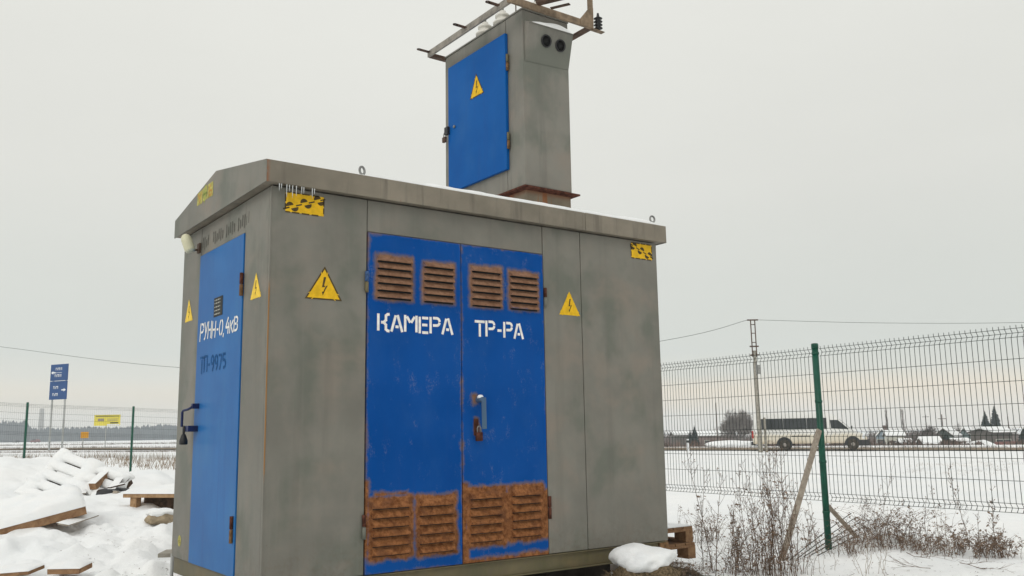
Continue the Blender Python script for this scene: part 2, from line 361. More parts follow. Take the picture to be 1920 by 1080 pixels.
# ------------------------------------------------------------------ setting: ground sheet
# turf hump by the right corner of the cabin
PAL = at(1308, 990, 8.5)
HUMPS += [(PAL.x-.35, PAL.y+.1, .8, .12), (at(1207, 1066, 6.0).x, at(1207, 1066, 6.0).y, .30, .30), (at(1660, 1020, 10.2).x, at(1660, 1020, 10.2).y, .55, .16), (at(1640, 1090, 9.0).x, at(1640, 1090, 9.0).y, .5, .10)]
def make_ground():
    az = np.concatenate([np.linspace(-PI+YAW, YAW-R(42), 40, endpoint=False), np.linspace(YAW-R(42), YAW+R(42), 560), np.linspace(YAW+R(42), YAW+PI, 40)[1:-1]])
    rr = np.concatenate([[.3, 1, 2, 3], np.linspace(4, 19, 480), np.geomspace(19, 120, 130)[1:], np.geomspace(120, 1560, 50)[1:]])
    A, Rr = np.meshgrid(az, rr); x = CAMP.x + np.sin(A)*Rr; y = CAMP.y + np.cos(A)*Rr
    z = ground_z(x, y)
    nr, na = x.shape; v = np.stack([x, y, z], -1).reshape(-1, 3)
    i = np.arange(nr-1)[:, None]*na; j = np.arange(na)[None, :]; j2 = (j+1) % na
    f = np.stack([i+j, i+na+j, i+na+j2, i+j2], -1).reshape(-1, 4)
    me = bpy.data.meshes.new('snow_ground'); me.vertices.add(len(v)); me.vertices.foreach_set('co', v.ravel())
    me.loops.add(f.size); me.loops.foreach_set('vertex_index', f.ravel().astype(np.int32))
    me.polygons.add(len(f)); me.polygons.foreach_set('loop_start', np.arange(0, f.size, 4, dtype=np.int32))
    me.polygons.foreach_set('use_smooth', np.ones(len(f), bool)); me.update(calc_edges=True); me.validate()
    bx = np.maximum(np.maximum(-.05-x, x-3.1), np.maximum(-.1-y, y-1.8)); soil = 1-smooth(-.15, .45, bx)
    def blob(cx, cy, r_, a): return a*np.exp(-((x-cx)**2+(y-cy)**2)/(r_*r_))
    for (px, py, r_, a) in ((1210, 1075, .45, .95), (1290, 1075, .35, .75), (1340, 1070, .3, .55), (1440, 1070, .45, .5), (1380, 1040, .35, .3), (1640, 1010, .3, .45), (1800, 1040, .45, .35), (1560, 1050, .3, .22), (1700, 1022, .25, .4), (322, 1078, .16, .6), (310, 1058, .2, .33)):
        p = gpy(px, py); soil = np.maximum(soil, blob(p.x, p.y, r_, a))
    at_ = me.attributes.new('soil', 'FLOAT', 'POINT'); at_.data.foreach_set('value', soil.ravel().astype(np.float32))
    me.materials.append(M['ground'])
    o = bpy.data.objects.new('snow_ground', me); COL.objects.link(o); tag(o, 'snow covered field and yard', None, None, 'structure')
make_ground()
# road with its verge, seen edge on beyond the fence
RA, RB = gpt(1250, 56), gpt(1920, 49)
rdir = Vector((RB.x-RA.x, RB.y-RA.y, 0)).normalized(); rnor = Vector((-rdir.y, rdir.x, 0))
if rnor.dot(HF) < 0: rnor = -rnor
def strip(name, mat, off0, off1, n=90, a=-70, b=60, dz=.02):
    mb = MB(); rows = []
    for i in range(n+1):
        c = RA + rdir*(a+(b-a)*i/n); row = []
        for k in range(5):
            p = c + rnor*(off0+(off1-off0)*k/4); row.append(Vector((p.x, p.y, float(ground_z(p.x, p.y, False))+dz)))
        rows.append(row)
    vs = [p for r_ in rows for p in r_]
    mb.add(vs, [(i*5+k, i*5+k+1, (i+1)*5+k+1, (i+1)*5+k) for i in range(n) for k in range(4)], 0, True)
    return tag(mb.build(name, mat), None, None, None, 'structure')
strip('road', M['asphalt'], 0, 8, dz=.06)

# ------------------------------------------------------------------ the transformer substation
L, D = 3.05, 1.658; XD0, XD1, XD2, XS = .605, 1.272, 1.945, 2.286; ZDT = 2.0; ZW = 2.2
LD0, LD1 = .413, 1.263
sub = empty('transformer_substation', 'grey steel transformer substation cabin with blue rusty double doors under a low gable roof', 'substation', (0, 0, 0))
T = .03; G = .004
MB().box((.034, .034, -.02), (L-.034, D-.034, 2.19)).build('inner_shell', M['dark'], sub)
def panel(a, b, mat='grey', name='wall_panel', bev=.0035): return MB().box(a, b).build(name, M[mat], sub, bev)
panel((.0, 0, 0), (XD0-G, T, ZW))                                   # left of the doors
panel((XD0+.001, .002, ZDT+G), (XD2-.001, T, ZW))                   # lintel
panel((XD2+G, 0, 0), (XS-.0025, T, ZW)); panel((XS+.0025, -.001, 0), (L, T, ZW))
panel((0, T+.001, 0), (T, LD0-G, ZW)); panel((0, LD1+G, 0), (T, D, ZW)); panel((.002, LD0, ZDT+G), (T, LD1, ZW))
panel((L-T, T+.001, 0), (L, D, ZW)); panel((T+.001, D-T, 0), (L-T-.001, D, ZW))
# folded corner with its streak of rust
mt, nt_, b_ = material('corner_paint', .55, .25); P_, (x_, y_, z_) = pos(nt_)
rn = noise(nt_, P_, 5, 5, .65, (1, 1, .5)); zr = z_.step(.35, .75)*(1-z_.step(1.5, 1.75)); zr2 = (noise(nt_, P_, 30, 3)-.5)*.8
c_ = mix(nt_, noise(nt_, P_, 3).step(.3, .7), (.165, .159, .134), (.20, .192, .166)); c_ = mix(nt_, (zr*.75+rn*.9+zr2*.3).step(.66, 1.0), c_, (.27, .145, .055)); setc(nt_, b_, c_)
MB().box((-.003, -.003, .001), (.0045, .0045, ZW-.002)).build('corner_fold', mt, sub, .002)
# base channel and the steel feet it stands on
bf = MB()
bf.box((.03, .012, -.105), (L-.02, .05, -.004)); bf.box((.03, -.012, -.112), (L-.02, .05, -.105)); bf.box((.03, -.008, -.010), (L-.02, .012, -.004))
bf.box((.012, .06, -.105), (.05, D-.02, -.004)); bf.box((L-.05, .06, -.105), (L-.012, D-.02, -.004)); bf.box((.06, D-.05, -.105), (L-.06, D-.012, -.004))
bf.build('base_channel', M['channel'], sub, .002)
MB().box((L-.09, -.006, -.116), (L-.004, .05, -.012)).build('channel_end', M['hinge_brown'], sub, .003)
for (x0, x1, y0, y1) in ((.1, .6, .35, .95), (.15, 2.9, D-.42, D-.12), (2.2, 2.8, .35, .95), (1.2, 1.8, .4, 1.0)):  # the long rear block is added to close off the bright snow behind
    o = MB().box((x0, y0, -.62), (x1, y1, -.114)).build('foundation_block', M['concrete_dark'], None, .012)  # concrete coloured near black so the gap under the cabin reads as shade
    pass
    tag(o, {.1: 'concrete block under the left corner of the substation cabin, darkened for the shade', .15: 'long concrete block added under the rear edge to hide the bright snow, darkened for the shade', 2.2: 'concrete block under the right corner behind the snowy clod, darkened for the shade', 1.2: 'concrete block under the middle of the cabin, darkened for the shade'}[x0], 'concrete block', 'concrete blocks carrying the cabin')
# roof
ZB, ZT, ZP = 2.202, 2.3315, 2.4828; OL, OR, OF = .0582, .0532, .0615
RX0, RX1, RY0, RY1 = -OL, L+OR, -OF, D+OF; YM = D/2
def gable(x, ins=0): return [(x, RY0+ins, ZB+ins), (x, RY1-ins, ZB+ins), (x, RY1-ins, ZT-ins*.3), (x, YM, ZP-ins*.3), (x, RY0+ins, ZT-ins*.3)]
rf = MB(); rf.prism(gable(RX0+.006, .006), (RX1-RX0-.012, 0, 0)); roof = rf.build('roof', M['fascia'], sub)
def fascia(a, b): return MB().box(a, b).build('fascia_strip', M['fascia'], roof, .003)
fascia((RX0+.001, RY0, ZB), (XS+.004, RY0+.0055, ZT)); fascia((XS+.0065, RY0-.001, ZB), (RX1, RY0+.0055, ZT+.001))
MB().prism(gable(RX0), (.0055, 0, 0)).build('gable_sheet', M['grey'], roof, .0012)
MB().prism(gable(RX1-.0055), (.0055, 0, 0)).build('gable_sheet', M['grey'], roof, .0012)
# lifting eyes
for (px, py, dep, rz) in ((679, 320, 5.98, .42), (1223, 411, 7.45, 0.0)):
    d = ray(px, py); yy = .05; t_ = (yy-CAMP.y)/d.y; c = CAMP + d*t_
    mb = MB(); th = [i*2*PI/18 for i in range(19)]; ax = Vector((math.cos(rz), math.sin(rz), 0))
    mb.tube([c + (ax*math.cos(a)+Vector((0, 0, 1))*math.sin(a))*.024 for a in th], .0075, 7, cap=False)
    mb.tube([c+Vector((0, 0, -.026)), c+Vector((0, 0, -.075))], .011, 8)
    mb.build('lifting_eye', M['steel'], sub)
# doors ------------------------------------------------------------
UL = [(.66, 1.60, .915, 1.868), (.985, 1.60, 1.222, 1.862), (1.343, 1.60, 1.592, 1.868), (1.648, 1.60, 1.897, 1.862)]
LO = [(.640, .095, .905, .412), (.955, .085, 1.215, .410), (1.318, .118, 1.578, .43), (1.640, .125, 1.892, .432)]
mbl1 = m_blue('blue_door_paint', XD0, XD1, 0, ZDT, [(*UL[0][:2], UL[0][2], UL[0][3], .004), (*UL[1], .001), (*LO[0], .022), (*LO[1], .018), (.60, .10, .622, .52, .008), (.66, .43, .88, .46, -.004)])
mbl2 = m_blue('blue_rusty_door_paint', XD1, XD2, 0, ZDT, [(*UL[2], .005), (*UL[3], .001), (*LO[2], .032), (*LO[3], .030), (1.27, .0, 1.30, .47, .014), (1.6, .14, 1.64, .4, .02), (1.9, .12, 1.95, .4, .02), (1.27, .0, 1.95, .012, .012), (1.375, .79, 1.385, .88, .012), (1.36, .98, 1.368, 1.02, .012), (1.27, .47, 1.283, .80, -.014), (1.32, .44, 1.9, .46, .0)], 1.15)
YD = -.006
d1 = MB().box((XD0+G, YD, 0), (XD1-G*.7, .028, ZDT)).build('door', mbl1, sub, .003); d1['label'] = 'left leaf of the blue double door with rusty louvres'
d2 = MB().box((XD1+G*.7, YD, 0), (XD2-G, .028, ZDT)).build('door', mbl2, sub, .003); d2['label'] = 'right leaf of the blue double door, most rusted at the foot'
def slat_mesh(wd, ht, mat):
    mb = MB(); o = .028; q = .007
    vs = [(0, 0, ht), (wd, 0, ht), (wd-q, -o, ht*.16), (q, -o, ht*.16), (q, -o+.002, 0), (wd-q, -o+.002, 0), (0, 0, 0), (wd, 0, 0)]
    mb.add(vs, [(0, 3, 2, 1), (3, 4, 5, 2), (0, 6, 4, 3), (1, 2, 5, 7)], 0)
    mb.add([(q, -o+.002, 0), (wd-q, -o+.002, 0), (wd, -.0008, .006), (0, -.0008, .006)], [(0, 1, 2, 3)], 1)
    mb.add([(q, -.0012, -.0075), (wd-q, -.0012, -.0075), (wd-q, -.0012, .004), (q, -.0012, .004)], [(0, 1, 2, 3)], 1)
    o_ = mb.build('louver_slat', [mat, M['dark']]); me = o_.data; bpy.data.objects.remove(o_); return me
for rects, n in ((UL, 6), (LO, 6)):
    for i, (a0, b0, a1, b1) in enumerate(rects):
        dr, mt = (d1, mbl1) if i < 2 else (d2, mbl2); ph = (b1-b0)/n
        me = slat_mesh(a1-a0-.012, ph*.80, mt)
        for k in range(n): instance('louver_slat', me, (a0+.006, YD-.0005, b0+k*ph+ph*.12), dr)
def hinge(par, x, y, z0, z1, upper, lower, along):
    h = (z1-z0)/2
    mb = MB(); mb.lathe([(.0115, 0), (.0115, h*.94)], 10, (x, y, z0+h*1.04), mi=0); mb.lathe([(.0115, 0), (.0115, h*.96)], 10, (x, y, z0), mi=1)
    mb.lathe([(.006, 0), (.006, .02)], 8, (x, y, z0+h-.01), mi=1)
    return mb.build('hinge', [upper, lower], par)
hinge(d1, .598, -.012, 1.63, 1.757, M['bluesteel2'], M['channel'], 0); hinge(d1, .596, -.012, .20, .337, M['rust_deep'], M['grey'], 0)
hinge(d2, 1.953, -.012, 1.635, 1.768, M['rust_deep'], M['grey'], 0); hinge(d2, 1.953, -.012, .225, .372, M['rust_deep'], M['rust_deep'], 0)
# handle of the right leaf: a bent plate standing off a rusty escutcheon
hb = MB(); hb.lathe([(.019, 0), (.019, .05), (.014, .058)], 14, (1.392, YD-.0, 1.0), (0, -1, 0)); hb.bar((1.40, YD-.055, 1.012), (1.40, YD-.06, .815), .034, .008, (0, 1, 0))
hd = hb.build('handle', m_blue('handle_paint', 1.3, 1.5, .8, 1.1, (), 0, 0, (.075, .115, .19)), d2, .002)
MB().lathe([(.02, 0), (.02, .012), (.012, .02), (.003, .022)], 12, (1.388, YD-.035, 1.008), (0, .1, 1)).build('snow_blob', M['snow'], hd)
MB().box((1.358, YD-.006, .775), (1.392, YD+.001, .88)).build('lock_plate', M['rust_deep'], d2, .002)
pl_ = empty('padlock', 'rusty padlock hanging under the handle of the right blue door leaf', 'padlock', (1.385, YD-.022, .775))
MB().box((-.022, -.012, -.035), (.022, .012, .02)).build('body', M['rust_deep'], pl_, .004)
MB().tube([(-.013, 0, .015), (-.013, 0, .045), (-.006, 0, .058), (.006, 0, .058), (.013, 0, .045), (.013, 0, .015)], .004, 7).build('shackle', M['steel'], pl_)
# small door in the gable wall
mbl3 = m_blue('blue_side_door_paint', LD0, LD1, 0, ZDT, (), .0, 1, (.016, .112, .33), .13)
d3 = MB().box((YD, LD0+G, 0), (.028, LD1-G, ZDT)).build('door', mbl3, sub, .003); d3['label'] = 'clean blue single door in the gable wall'
hinge(d3, -.014, LD0+.0, 1.618, 1.757, M['rust_deep'], M['hinge_brown'], 1); hinge(d3, -.014, LD0+.035, .188, .34, M['rust_deep'], M['hinge_brown'], 1)
hb = MB(); hb.box((-.05, 1.155, .975), (YD, 1.19, 1.008)); hb.tube([(-.048, 1.17, .985), (-.06, 1.21, .972), (-.075, 1.265, .965), (-.078, 1.275, .955), (-.078, 1.275, .86)], .0085, 8); hb.box((-.07, 1.165, .828), (YD, 1.285, .866))
hb.build('handle', M['bluesteel'], d3, .001)
pl_ = empty('padlock', 'black padlock hanging on the bolt of the single blue door', 'padlock', (-.075, 1.235, .80))
mb = MB(); mb.lathe([(.016, -.055), (.026, -.052), (.027, -.03), (.017, .0), (.012, .012)], 12); mb.build('body', M['black'], pl_)
MB().tube([(0, -.012, .005), (0, -.012, .05), (0, 0, .064), (0, .012, .05), (0, .012, .005)], .0045, 7).build('shackle', M['black'], pl_)
# lamp on its bracket by the gable eave
lp = MB(); d_ = (HR*-.36+Vector((0, 0, .93))).normalized(); lc = at(352, 456, 6.02)
lp.lathe([(.010, -.062), (.030, -.060), (.036, -.045), (.035, .028), (.029, .05), (.016, .062), (.004, .066)], 18, lc, d_)
lamp = lp.build('wall_lamp', M['cream'], sub)
lb = MB(); lb.tube([lc-d_*.045+HR*.02, (lc-d_*.05+Vector((-.03, 1.305, 2.05)))/2+Vector((0, 0, -.008)), (-.03, 1.305, 2.05), (.002, 1.30, 2.05)], .007, 7); lb.box((-.012, 1.275, 2.03), (.0, 1.325, 2.095)); lb.build('lamp_bracket', M['armdark'], lamp)

# stencilled marks: thin paint films, 1.5 mm proud of the sheet --------
def film(parent, name, mats, tris, face, off, label=None):
    """tris: list of (polygon [(u, z)...], material index); face 'front' (u = x) or 'side' (u = y)"""
    mb = MB()
    for k, (poly, mi) in enumerate(tris):
        o = off - .0003*mi
        mb.add([(u, o, z) if face == 'front' else (o, u, z) for u, z in poly], [tuple(range(len(poly)))], mi)
    ob = mb.build(name, mats, parent)
    if label: ob['label'] = label
    return ob
def quadline(p, q, t):
    (a, b), (c, d) = p, q; l = math.hypot(c-a, d-b); nx, nz = -(d-b)/l*t/2, (c-a)/l*t/2
    return [(a+nx, b+nz), (c+nx, d+nz), (c-nx, d-nz), (a-nx, b-nz)]
def dashed(p, q, t, segs): return [quadline((p[0]+(q[0]-p[0])*a, p[1]+(q[1]-p[1])*a), (p[0]+(q[0]-p[0])*b, p[1]+(q[1]-p[1])*b), t) for a, b in segs]
def bolt(cx, zc, s, fx=1):
    """the broken lightning arrow, s = height"""
    P = lambda u, v: (cx+fx*u*s, zc+v*s)
    return [[P(-.02, .5), P(.11, .5), P(.0, .03), P(.06, .05), P(.05, -.03), P(-.12, -.06)], [P(.21, .06), P(.10, .03), P(-.07, -.36), P(.0, -.33)],
            [P(-.12, -.3), P(.045, -.25), P(-.065, -.5)]]
def warn(parent, ul, ur, zb, ut, zt, face, off, outline=True, yel='yellow'):
    w_ = ur-ul; h_ = zt-zb; T3 = []
    cx = (ul+ur)/2
    def ins(k): return [(ul+(cx-ul)*k, zb+h_*.33*k), (ur+(cx-ur)*k, zb+h_*.33*k), (ut+(cx-ut)*k, zt-(h_*.67)*k)]
    o0 = ins(0); i0 = ins(.13 if outline else .03)
    T3.append((i0, 0))
    e = ins(.065)
    if outline:
        for a, b in ((0, 1), (1, 2), (2, 0)):
            # trapezoid border pieces with the gaps of a stencil, yellow showing in the gaps
            for s0, s1, mi in ((0, .16, 1), (.165, .195, 0), (.20, .80, 1), (.805, .835, 0), (.84, 1, 1)):
                lp_ = lambda P_, Q_, t: (P_[0]+(Q_[0]-P_[0])*t, P_[1]+(Q_[1]-P_[1])*t)
                T3.append(([lp_(o0[a], o0[b], s0), lp_(o0[a], o0[b], s1), lp_(i0[a], i0[b], s1), lp_(i0[a], i0[b], s0)], mi))
    else:
        for a, b in ((0, 1), (1, 2), (2, 0)):
            for s0 in (.14, .82):
                lp_ = lambda t, k: (o0[a][0]*(1-t)+o0[b][0]*t+(cx-(o0[a][0]*(1-t)+o0[b][0]*t))*k, o0[a][1]*(1-t)+o0[b][1]*t+(zb+h_*.33-(o0[a][1]*(1-t)+o0[b][1]*t))*k)
                T3.append(([lp_(s0, -.03), lp_(s0+.05, -.03), lp_(s0+.05, .05), lp_(s0, .05)], 0))
    for pl in bolt(cx+.002, zb+h_*.40, h_*.56, 1 if face == 'front' else -1): T3.append((pl, 1))
    return film(parent, 'warning_triangle', [M[yel], M['stencil']], T3, face, off)
warn(sub, .211, .443, 1.565, .332, 1.762, 'front', -.0016)
warn(sub, 2.078, 2.272, 1.591, 2.175, 1.764, 'front', -.0016, False)
warn(sub, .29, .114, 1.574, .204, 1.73, 'side', -.0016, False, 'yellow_pale'); warn(sub, 1.57, 1.39, 1.58, 1.494, 1.741, 'side', -.0016, False, 'yellow_pale')
def hazard(x0, x1, z0, z1, flip, off):
    w_ = x1-x0; h_ = z1-z0; T3 = [([(x0, z0), (x1, z0), (x1, z1), (x0, z1)], 0)]
    U = lambda u, v: (x0+w_*u if not flip else x1-w_*u, z0+h_*v)
    for p, q in (((0, 0), (1, 0)), ((0, 1), (1, 1))):
        for s0, s1 in ((.0, .12), (.17, .36), (.42, .62), (.68, .86)) if not flip else ((.05, .25), (.31, .52), (.58, .80), (.86, 1.)):
            T3.append((quadline(U(s0, p[1]), U(s1, p[1]), h_*.07), 1))
    for u in (0, 1):
        for s0, s1 in ((.12, .42), (.52, .9)): T3.append((quadline(U(u, s0), U(u, s1), h_*.07), 1))
    a = (-.06, .12); b = (1.04, .90)
    L_ = lambda t: (a[0]+(b[0]-a[0])*t, a[1]+(b[1]-a[1])*t)
    for s0, s1 in ((0, .15), (.30, .44), (.60, .74), (.88, 1.)): T3.append((quadline(U(*L_(s0)), U(*L_(s1)), h_*.075), 1))
    p0 = U(*a); p1 = U(*b); ln = math.hypot(p1[0]-p0[0], p1[1]-p0[1]); ex, ez = (p1[0]-p0[0])/ln, (p1[1]-p0[1])/ln; nx, nz = (-ez, ex) if ex > 0 else (ez, -ex)
    for t, sd in ((.17, 1), (.50, 1), (.82, 1), (.26, -1), (.57, -1), (.88, -1)):
        c0 = U(*L_(t)); r_ = h_*.20; pc = (c0[0]+nx*.075*h_*sd, c0[1]+nz*.075*h_*sd)
        T3.append(([(pc[0]+ex*math.cos(k*PI/10)*r_+nx*sd*math.sin(k*PI/10)*r_, pc[1]+ez*math.cos(k*PI/10)*r_+nz*sd*math.sin(k*PI/10)*r_) for k in range(11)], 1))
    return film(sub, 'hazard_stripe', [M['yellow'], M['stencil']], T3, 'front', off)
hazard(.083, .318, 2.058, 2.174, False, -.0016).__setitem__('label', 'yellow plate mark with black striped circles rising to the right')
hazard(2.786, 3.0, 2.066, 2.182, True, -.0026).__setitem__('label', 'yellow plate mark with black striped circles falling to the right')
# stencil alphabet: strokes in a cell 1 high; each stroke is a polyline
def arc(cx, cz, rx, rz, a0, a1, n=6): return [(cx+rx*math.cos(R(a0+(a1-a0)*i/n)), cz+rz*math.sin(R(a0+(a1-a0)*i/n))) for i in range(n+1)]
GL = {
 'К': (.58, [[(.07, 0), (.07, 1)], [(.19, .5), (.30, .5)], [(.56, 1), (.47, .98), (.40, .90), (.40, .64), (.30, .5), (.40, .36), (.40, .10), (.47, .02), (.56, 0)]]),
 'А': (.60, [[(.06, 0), (.25, .97)], [(.33, 1), (.54, 0)], [(.24, .30), (.38, .30)]]),
 'М': (.66, [[(.07, 0), (.07, 1)], [(.15, .92), (.30, .56)], [(.34, .56), (.50, .92)], [(.58, 0), (.58, 1)]]),
 'Е': (.50, [[(.07, 0), (.07, 1)], [(.18, .94), (.46, .94)], [(.18, .52), (.42, .52)], [(.18, .06), (.46, .06)]]),
 'Р': (.56, [[(.07, 0), (.07, 1)], [(.18, .94), (.36, .94)] + arc(.36, .73, .13, .21, 80, 0, 4), arc(.36, .71, .13, .21, -6, -80, 4) + [(.18, .49)]]),
 'Т': (.56, [[(.02, .94), (.54, .94)], [(.28, .82), (.28, 0)]]),
 '-': (.40, [[(.10, .46), (.32, .46)]]),
 'У': (.54, [[(.06, 1), (.28, .42)], [(.50, 1), (.22, .12), (.10, .04)]]),
 'Н': (.56, [[(.07, 0), (.07, 1)], [(.48, 0), (.48, 1)], [(.16, .5), (.40, .5)]]),
 '0': (.54, [arc(.26, .5, .19, .46, 100, 260, 8), arc(.28, .5, .19, .46, -80, 80, 8)]),
 ',': (.22, [[(.10, .08), (.06, -.16)]]),
 '4': (.56, [[(.36, 1.06), (.10, .42)], [(.10, .42), (.52, .42)], [(.42, .72), (.42, 0)]]),
 'к': (.50, [[(.07, 0), (.07, .84)], [(.44, .84), (.16, .44)], [(.20, .42), (.46, 0)]]),
 'В': (.54, [[(.07, 0), (.07, 1)], [(.16, .94), (.32, .94)] + arc(.32, .74, .13, .20, 80, -60, 5), [(.16, .06), (.34, .06)] + arc(.34, .28, .14, .22, -80, 60, 5), [(.16, .5), (.34, .5)]]),
 'П': (.56, [[(.07, 0), (.07, 1)], [(.48, 0), (.48, 1)], [(.14, .94), (.42, .94)]]),
 '9': (.52, [arc(.25, .72, .17, .25, 0, 360, 10), [(.42, .7), (.40, .3), (.26, .04)]]),
 '7': (.50, [[(.06, .95), (.46, .95)], [(.44, .92), (.20, 0)]]),
 '5': (.52, [[(.44, .95), (.12, .95), (.10, .56)], [(.10, .54)] + arc(.24, .30, .2, .26, 90, -110, 8)]),
 'Г': (.46, [[(.07, 0), (.07, 1)], [(.16, .94), (.44, .94)]]),
 ' ': (.35, []),
}
def text(parent, s, u0, u1, z0, zh, t, mat, face, off, skew=0, z1=None, zh1=None, name='lettering', jit=.004):
    """letters fitted between u0 and u1 (u runs against the axis when u1 < u0); height and base may change along the line"""
    tot = sum(GL[c][0] for c in s); k = (u1-u0)/tot; pen = 0; T3 = []; z1 = z0 if z1 is None else z1; zh1 = zh if zh1 is None else zh1
    for c in s:
        wd, st = GL[c]; jz = random.uniform(-jit, jit)
        for pl in st:
            pts = []
            for a, b in pl:
                f_ = (pen+a)/tot; u = u0 + (pen+a)*k + (1 if u1 > u0 else -1)*skew*b*zh; pts.append((u, z0+(z1-z0)*f_ + b*(zh+(zh1-zh)*f_) + jz))
            for i in range(len(pts)-1):
                if math.hypot(pts[i+1][0]-pts[i][0], pts[i+1][1]-pts[i][1]) < 1e-5: continue
                p, q = pts[i], pts[i+1]; l_ = math.hypot(q[0]-p[0], q[1]-p[1]); ex = min(.35*t, .5*l_)/l_ if len(pts) > 2 else 0
                p, q = ((p[0]-(q[0]-p[0])*ex if i else p[0]), (p[1]-(q[1]-p[1])*ex if i else p[1])), ((q[0]+(q[0]-p[0])*ex if i < len(pts)-2 else q[0]), (q[1]+(q[1]-p[1])*ex if i < len(pts)-2 else q[1]))
                T3.append((quadline(p, q, t), 0))
        pen += wd
    mb = MB()
    for j, (poly, mi) in enumerate(T3):
        o = off - (j % 7)*.00004
        mb.add([(u, o, z) if face == 'front' else (o, u, z) for u, z in poly], [tuple(range(4))], 0)
    return mb.build(name, M[mat], parent)
text(d1, 'КАМЕРА', .668, 1.212, 1.406, .103, .0168, 'white', 'front', YD-.0016)
text(d2, 'ТР-РА', 1.37, 1.768, 1.408, .104, .0168, 'white', 'front', YD-.0016)
text(d3, 'РУНН-0,4кВ', 1.205, .470, 1.416, .122, .0135, 'white', 'side', YD-.0016, .10, 1.412, .088)
text(d3, 'ТП-9975', 1.175, .660, 1.20, .115, .017, 'fade', 'side', YD-.0016, 0, 1.205, .09)
# traces of an old inscription above the side door: only upright strokes are left
tr = []
for i, u in enumerate(np.linspace(1.27, .36, 26)):
    if i in (5, 6, 13, 19): continue
    z = 2.045 + .01*math.sin(i*2.1); tr.append((quadline((u, z), (u-.004, z+.055+.015*((i*7) % 3)), .011), 0))
film(sub, 'faded_lettering', [M['ghost']], tr, 'side', -.0006)['kind'] = 'stuff'
# little plate of print on the side door
T3 = [([(.93, 1.545), (.76, 1.545), (.76, 1.668), (.93, 1.668)], 0)]
for r_, z in enumerate((1.562, 1.585, 1.608, 1.632, 1.652)):
    u = .918
    for k in range(5 + r_ % 2):
        wd = .012 + .012*((k*5+r_*3) % 3)
        if u-wd < .77: break
        T3.append(([(u, z-.0035), (u-wd, z-.0035), (u-wd, z+.0035), (u, z+.0035)], 1)); u -= wd+.009
film(d3, 'label_plate', [M['plate'], M['ink']], T3, 'side', YD-.0016)
# yellow patch with coloured phase marks on the gable, and the round earth mark
XG = RX0-.0012
def gp(u, v): return (1.205-.335*u, 2.325+.105*v+.012*math.sin(u*9)*(.5-v))
T3 = [([gp(0, .04), gp(.33, 0), gp(.34, .9), gp(.02, .86)], 0), ([gp(.36, .06), gp(.62, .1), gp(.62, .98), gp(.36, .9)], 0), ([gp(.64, .1), gp(1, .02), gp(.98, 1), gp(.66, .95)], 0)]
for pts, mi in (([(.06, .78), (.17, .40)], 1), ([(.28, .78), (.14, .14)], 1), ([(.37, .48), (.62, .52)], 2), ([(.49, -.05), (.50, 1.05)], 2), ([(.44, .25), (.41, .5), (.44, .75)], 2), ([(.55, .25), (.58, .5), (.55, .75)], 2), ([(.86, .84), (.76, .7), (.74, .4), (.80, .14), (.90, .2), (.92, .4), (.84, .5), (.76, .44)], 1)):
    for a, b in zip(pts[:-1], pts[1:]): T3.append((quadline(gp(*a), gp(*b), .012), mi))
film(roof, 'phase_mark', [M['gableyellow'], M['signred'], M['signgreen']], T3, 'side', XG)
cc = (1.485, .115); T3 = [([(cc[0]+.036*math.cos(k*PI/10), cc[1]+.036*math.sin(k*PI/10)) for k in range(20)], 0)]
for a, b in (((0, .022), (0, 0)), ((-.02, 0), (.02, 0)), ((-.013, -.009), (.013, -.009)), ((-.006, -.018), (.006, -.018))): T3.append((quadline((cc[0]+a[0], cc[1]+a[1]), (cc[0]+b[0], cc[1]+b[1]), .003), 1))
film(sub, 'earth_mark', [M['gableyellow'], M['stencil']], T3, 'side', -.0016)
# icicles under the eave
for i, (px, ln) in enumerate(((524, .045), (528, .03), (538, .075), (543, .04), (549, .075), (556, .06), (566, .045), (570, .04), (586, .06), (590, .035))):
    d = ray(px, 345); t_ = (RY0+.004-CAMP.y)/d.y; c = CAMP+d*t_; mb = MB()
    mb.lathe([(.0034, 0), (.0026, -ln*.3), (.0019, -ln*.7), (.0006, -ln)], 7, (0, 0, 0)); o = mb.build('icicle', M['ice'], None, 0, (c.x, c.y, ZB-.001))
    tag(o, 'thin icicle hanging from the front eave above the left yellow mark', 'icicle', 'icicles under the eave')
# snow lying on the two roof slopes
def roof_snow():
    mb = MB(); nx, ny = 150, 10
    for side in (0, 1):
        top = []; 
        for i in range(nx+1):
            x = .36+(L+.02-.36)*i/nx
            for j in range(ny+1):
                v = j/ny; y = RY0+.008+(YM-RY0-.008)*v if side == 0 else RY1-.01-(YM-RY1+.01)*-1*v
                zr = ZT+(ZP-ZT)*(abs(y-(RY0 if side == 0 else RY1))/(YM-RY0))
                edge = min(1, v*6+.25)*min(1, i/16)*min(1, (nx-i)/5+.2); hgt = (.034*(.6 if x < 1.1 else 1.15)+.022*float(fbm(x, y, .35, 4, 2)))*edge
                top.append(Vector((x, y, zr+max(.0, hgt)+.001)))
        fs = [(i*(ny+1)+j, i*(ny+1)+j+1, (i+1)*(ny+1)+j+1, (i+1)*(ny+1)+j) for i in range(nx) for j in range(ny)]
        o = len(mb.v); mb.add(top, fs, 0, True)
        lowv = [Vector((top[i*(ny+1)].x, top[i*(ny+1)].y-.001, ZT-.001 if side == 0 else ZT-.001)) for i in range(nx+1)]
        o2 = len(mb.v); mb.add(lowv, [], 0)
        mb.f.extend([(o+i*(ny+1), o+(i+1)*(ny+1), o2+i+1, o2+i) for i in range(nx)]); mb.mi.extend([0]*nx); mb.sm.extend([False]*nx)
    return mb.build('roof_snow', M['snow'])
tag(roof_snow(), 'thin layer of snow lying on the cabin roof', None, None, 'stuff')

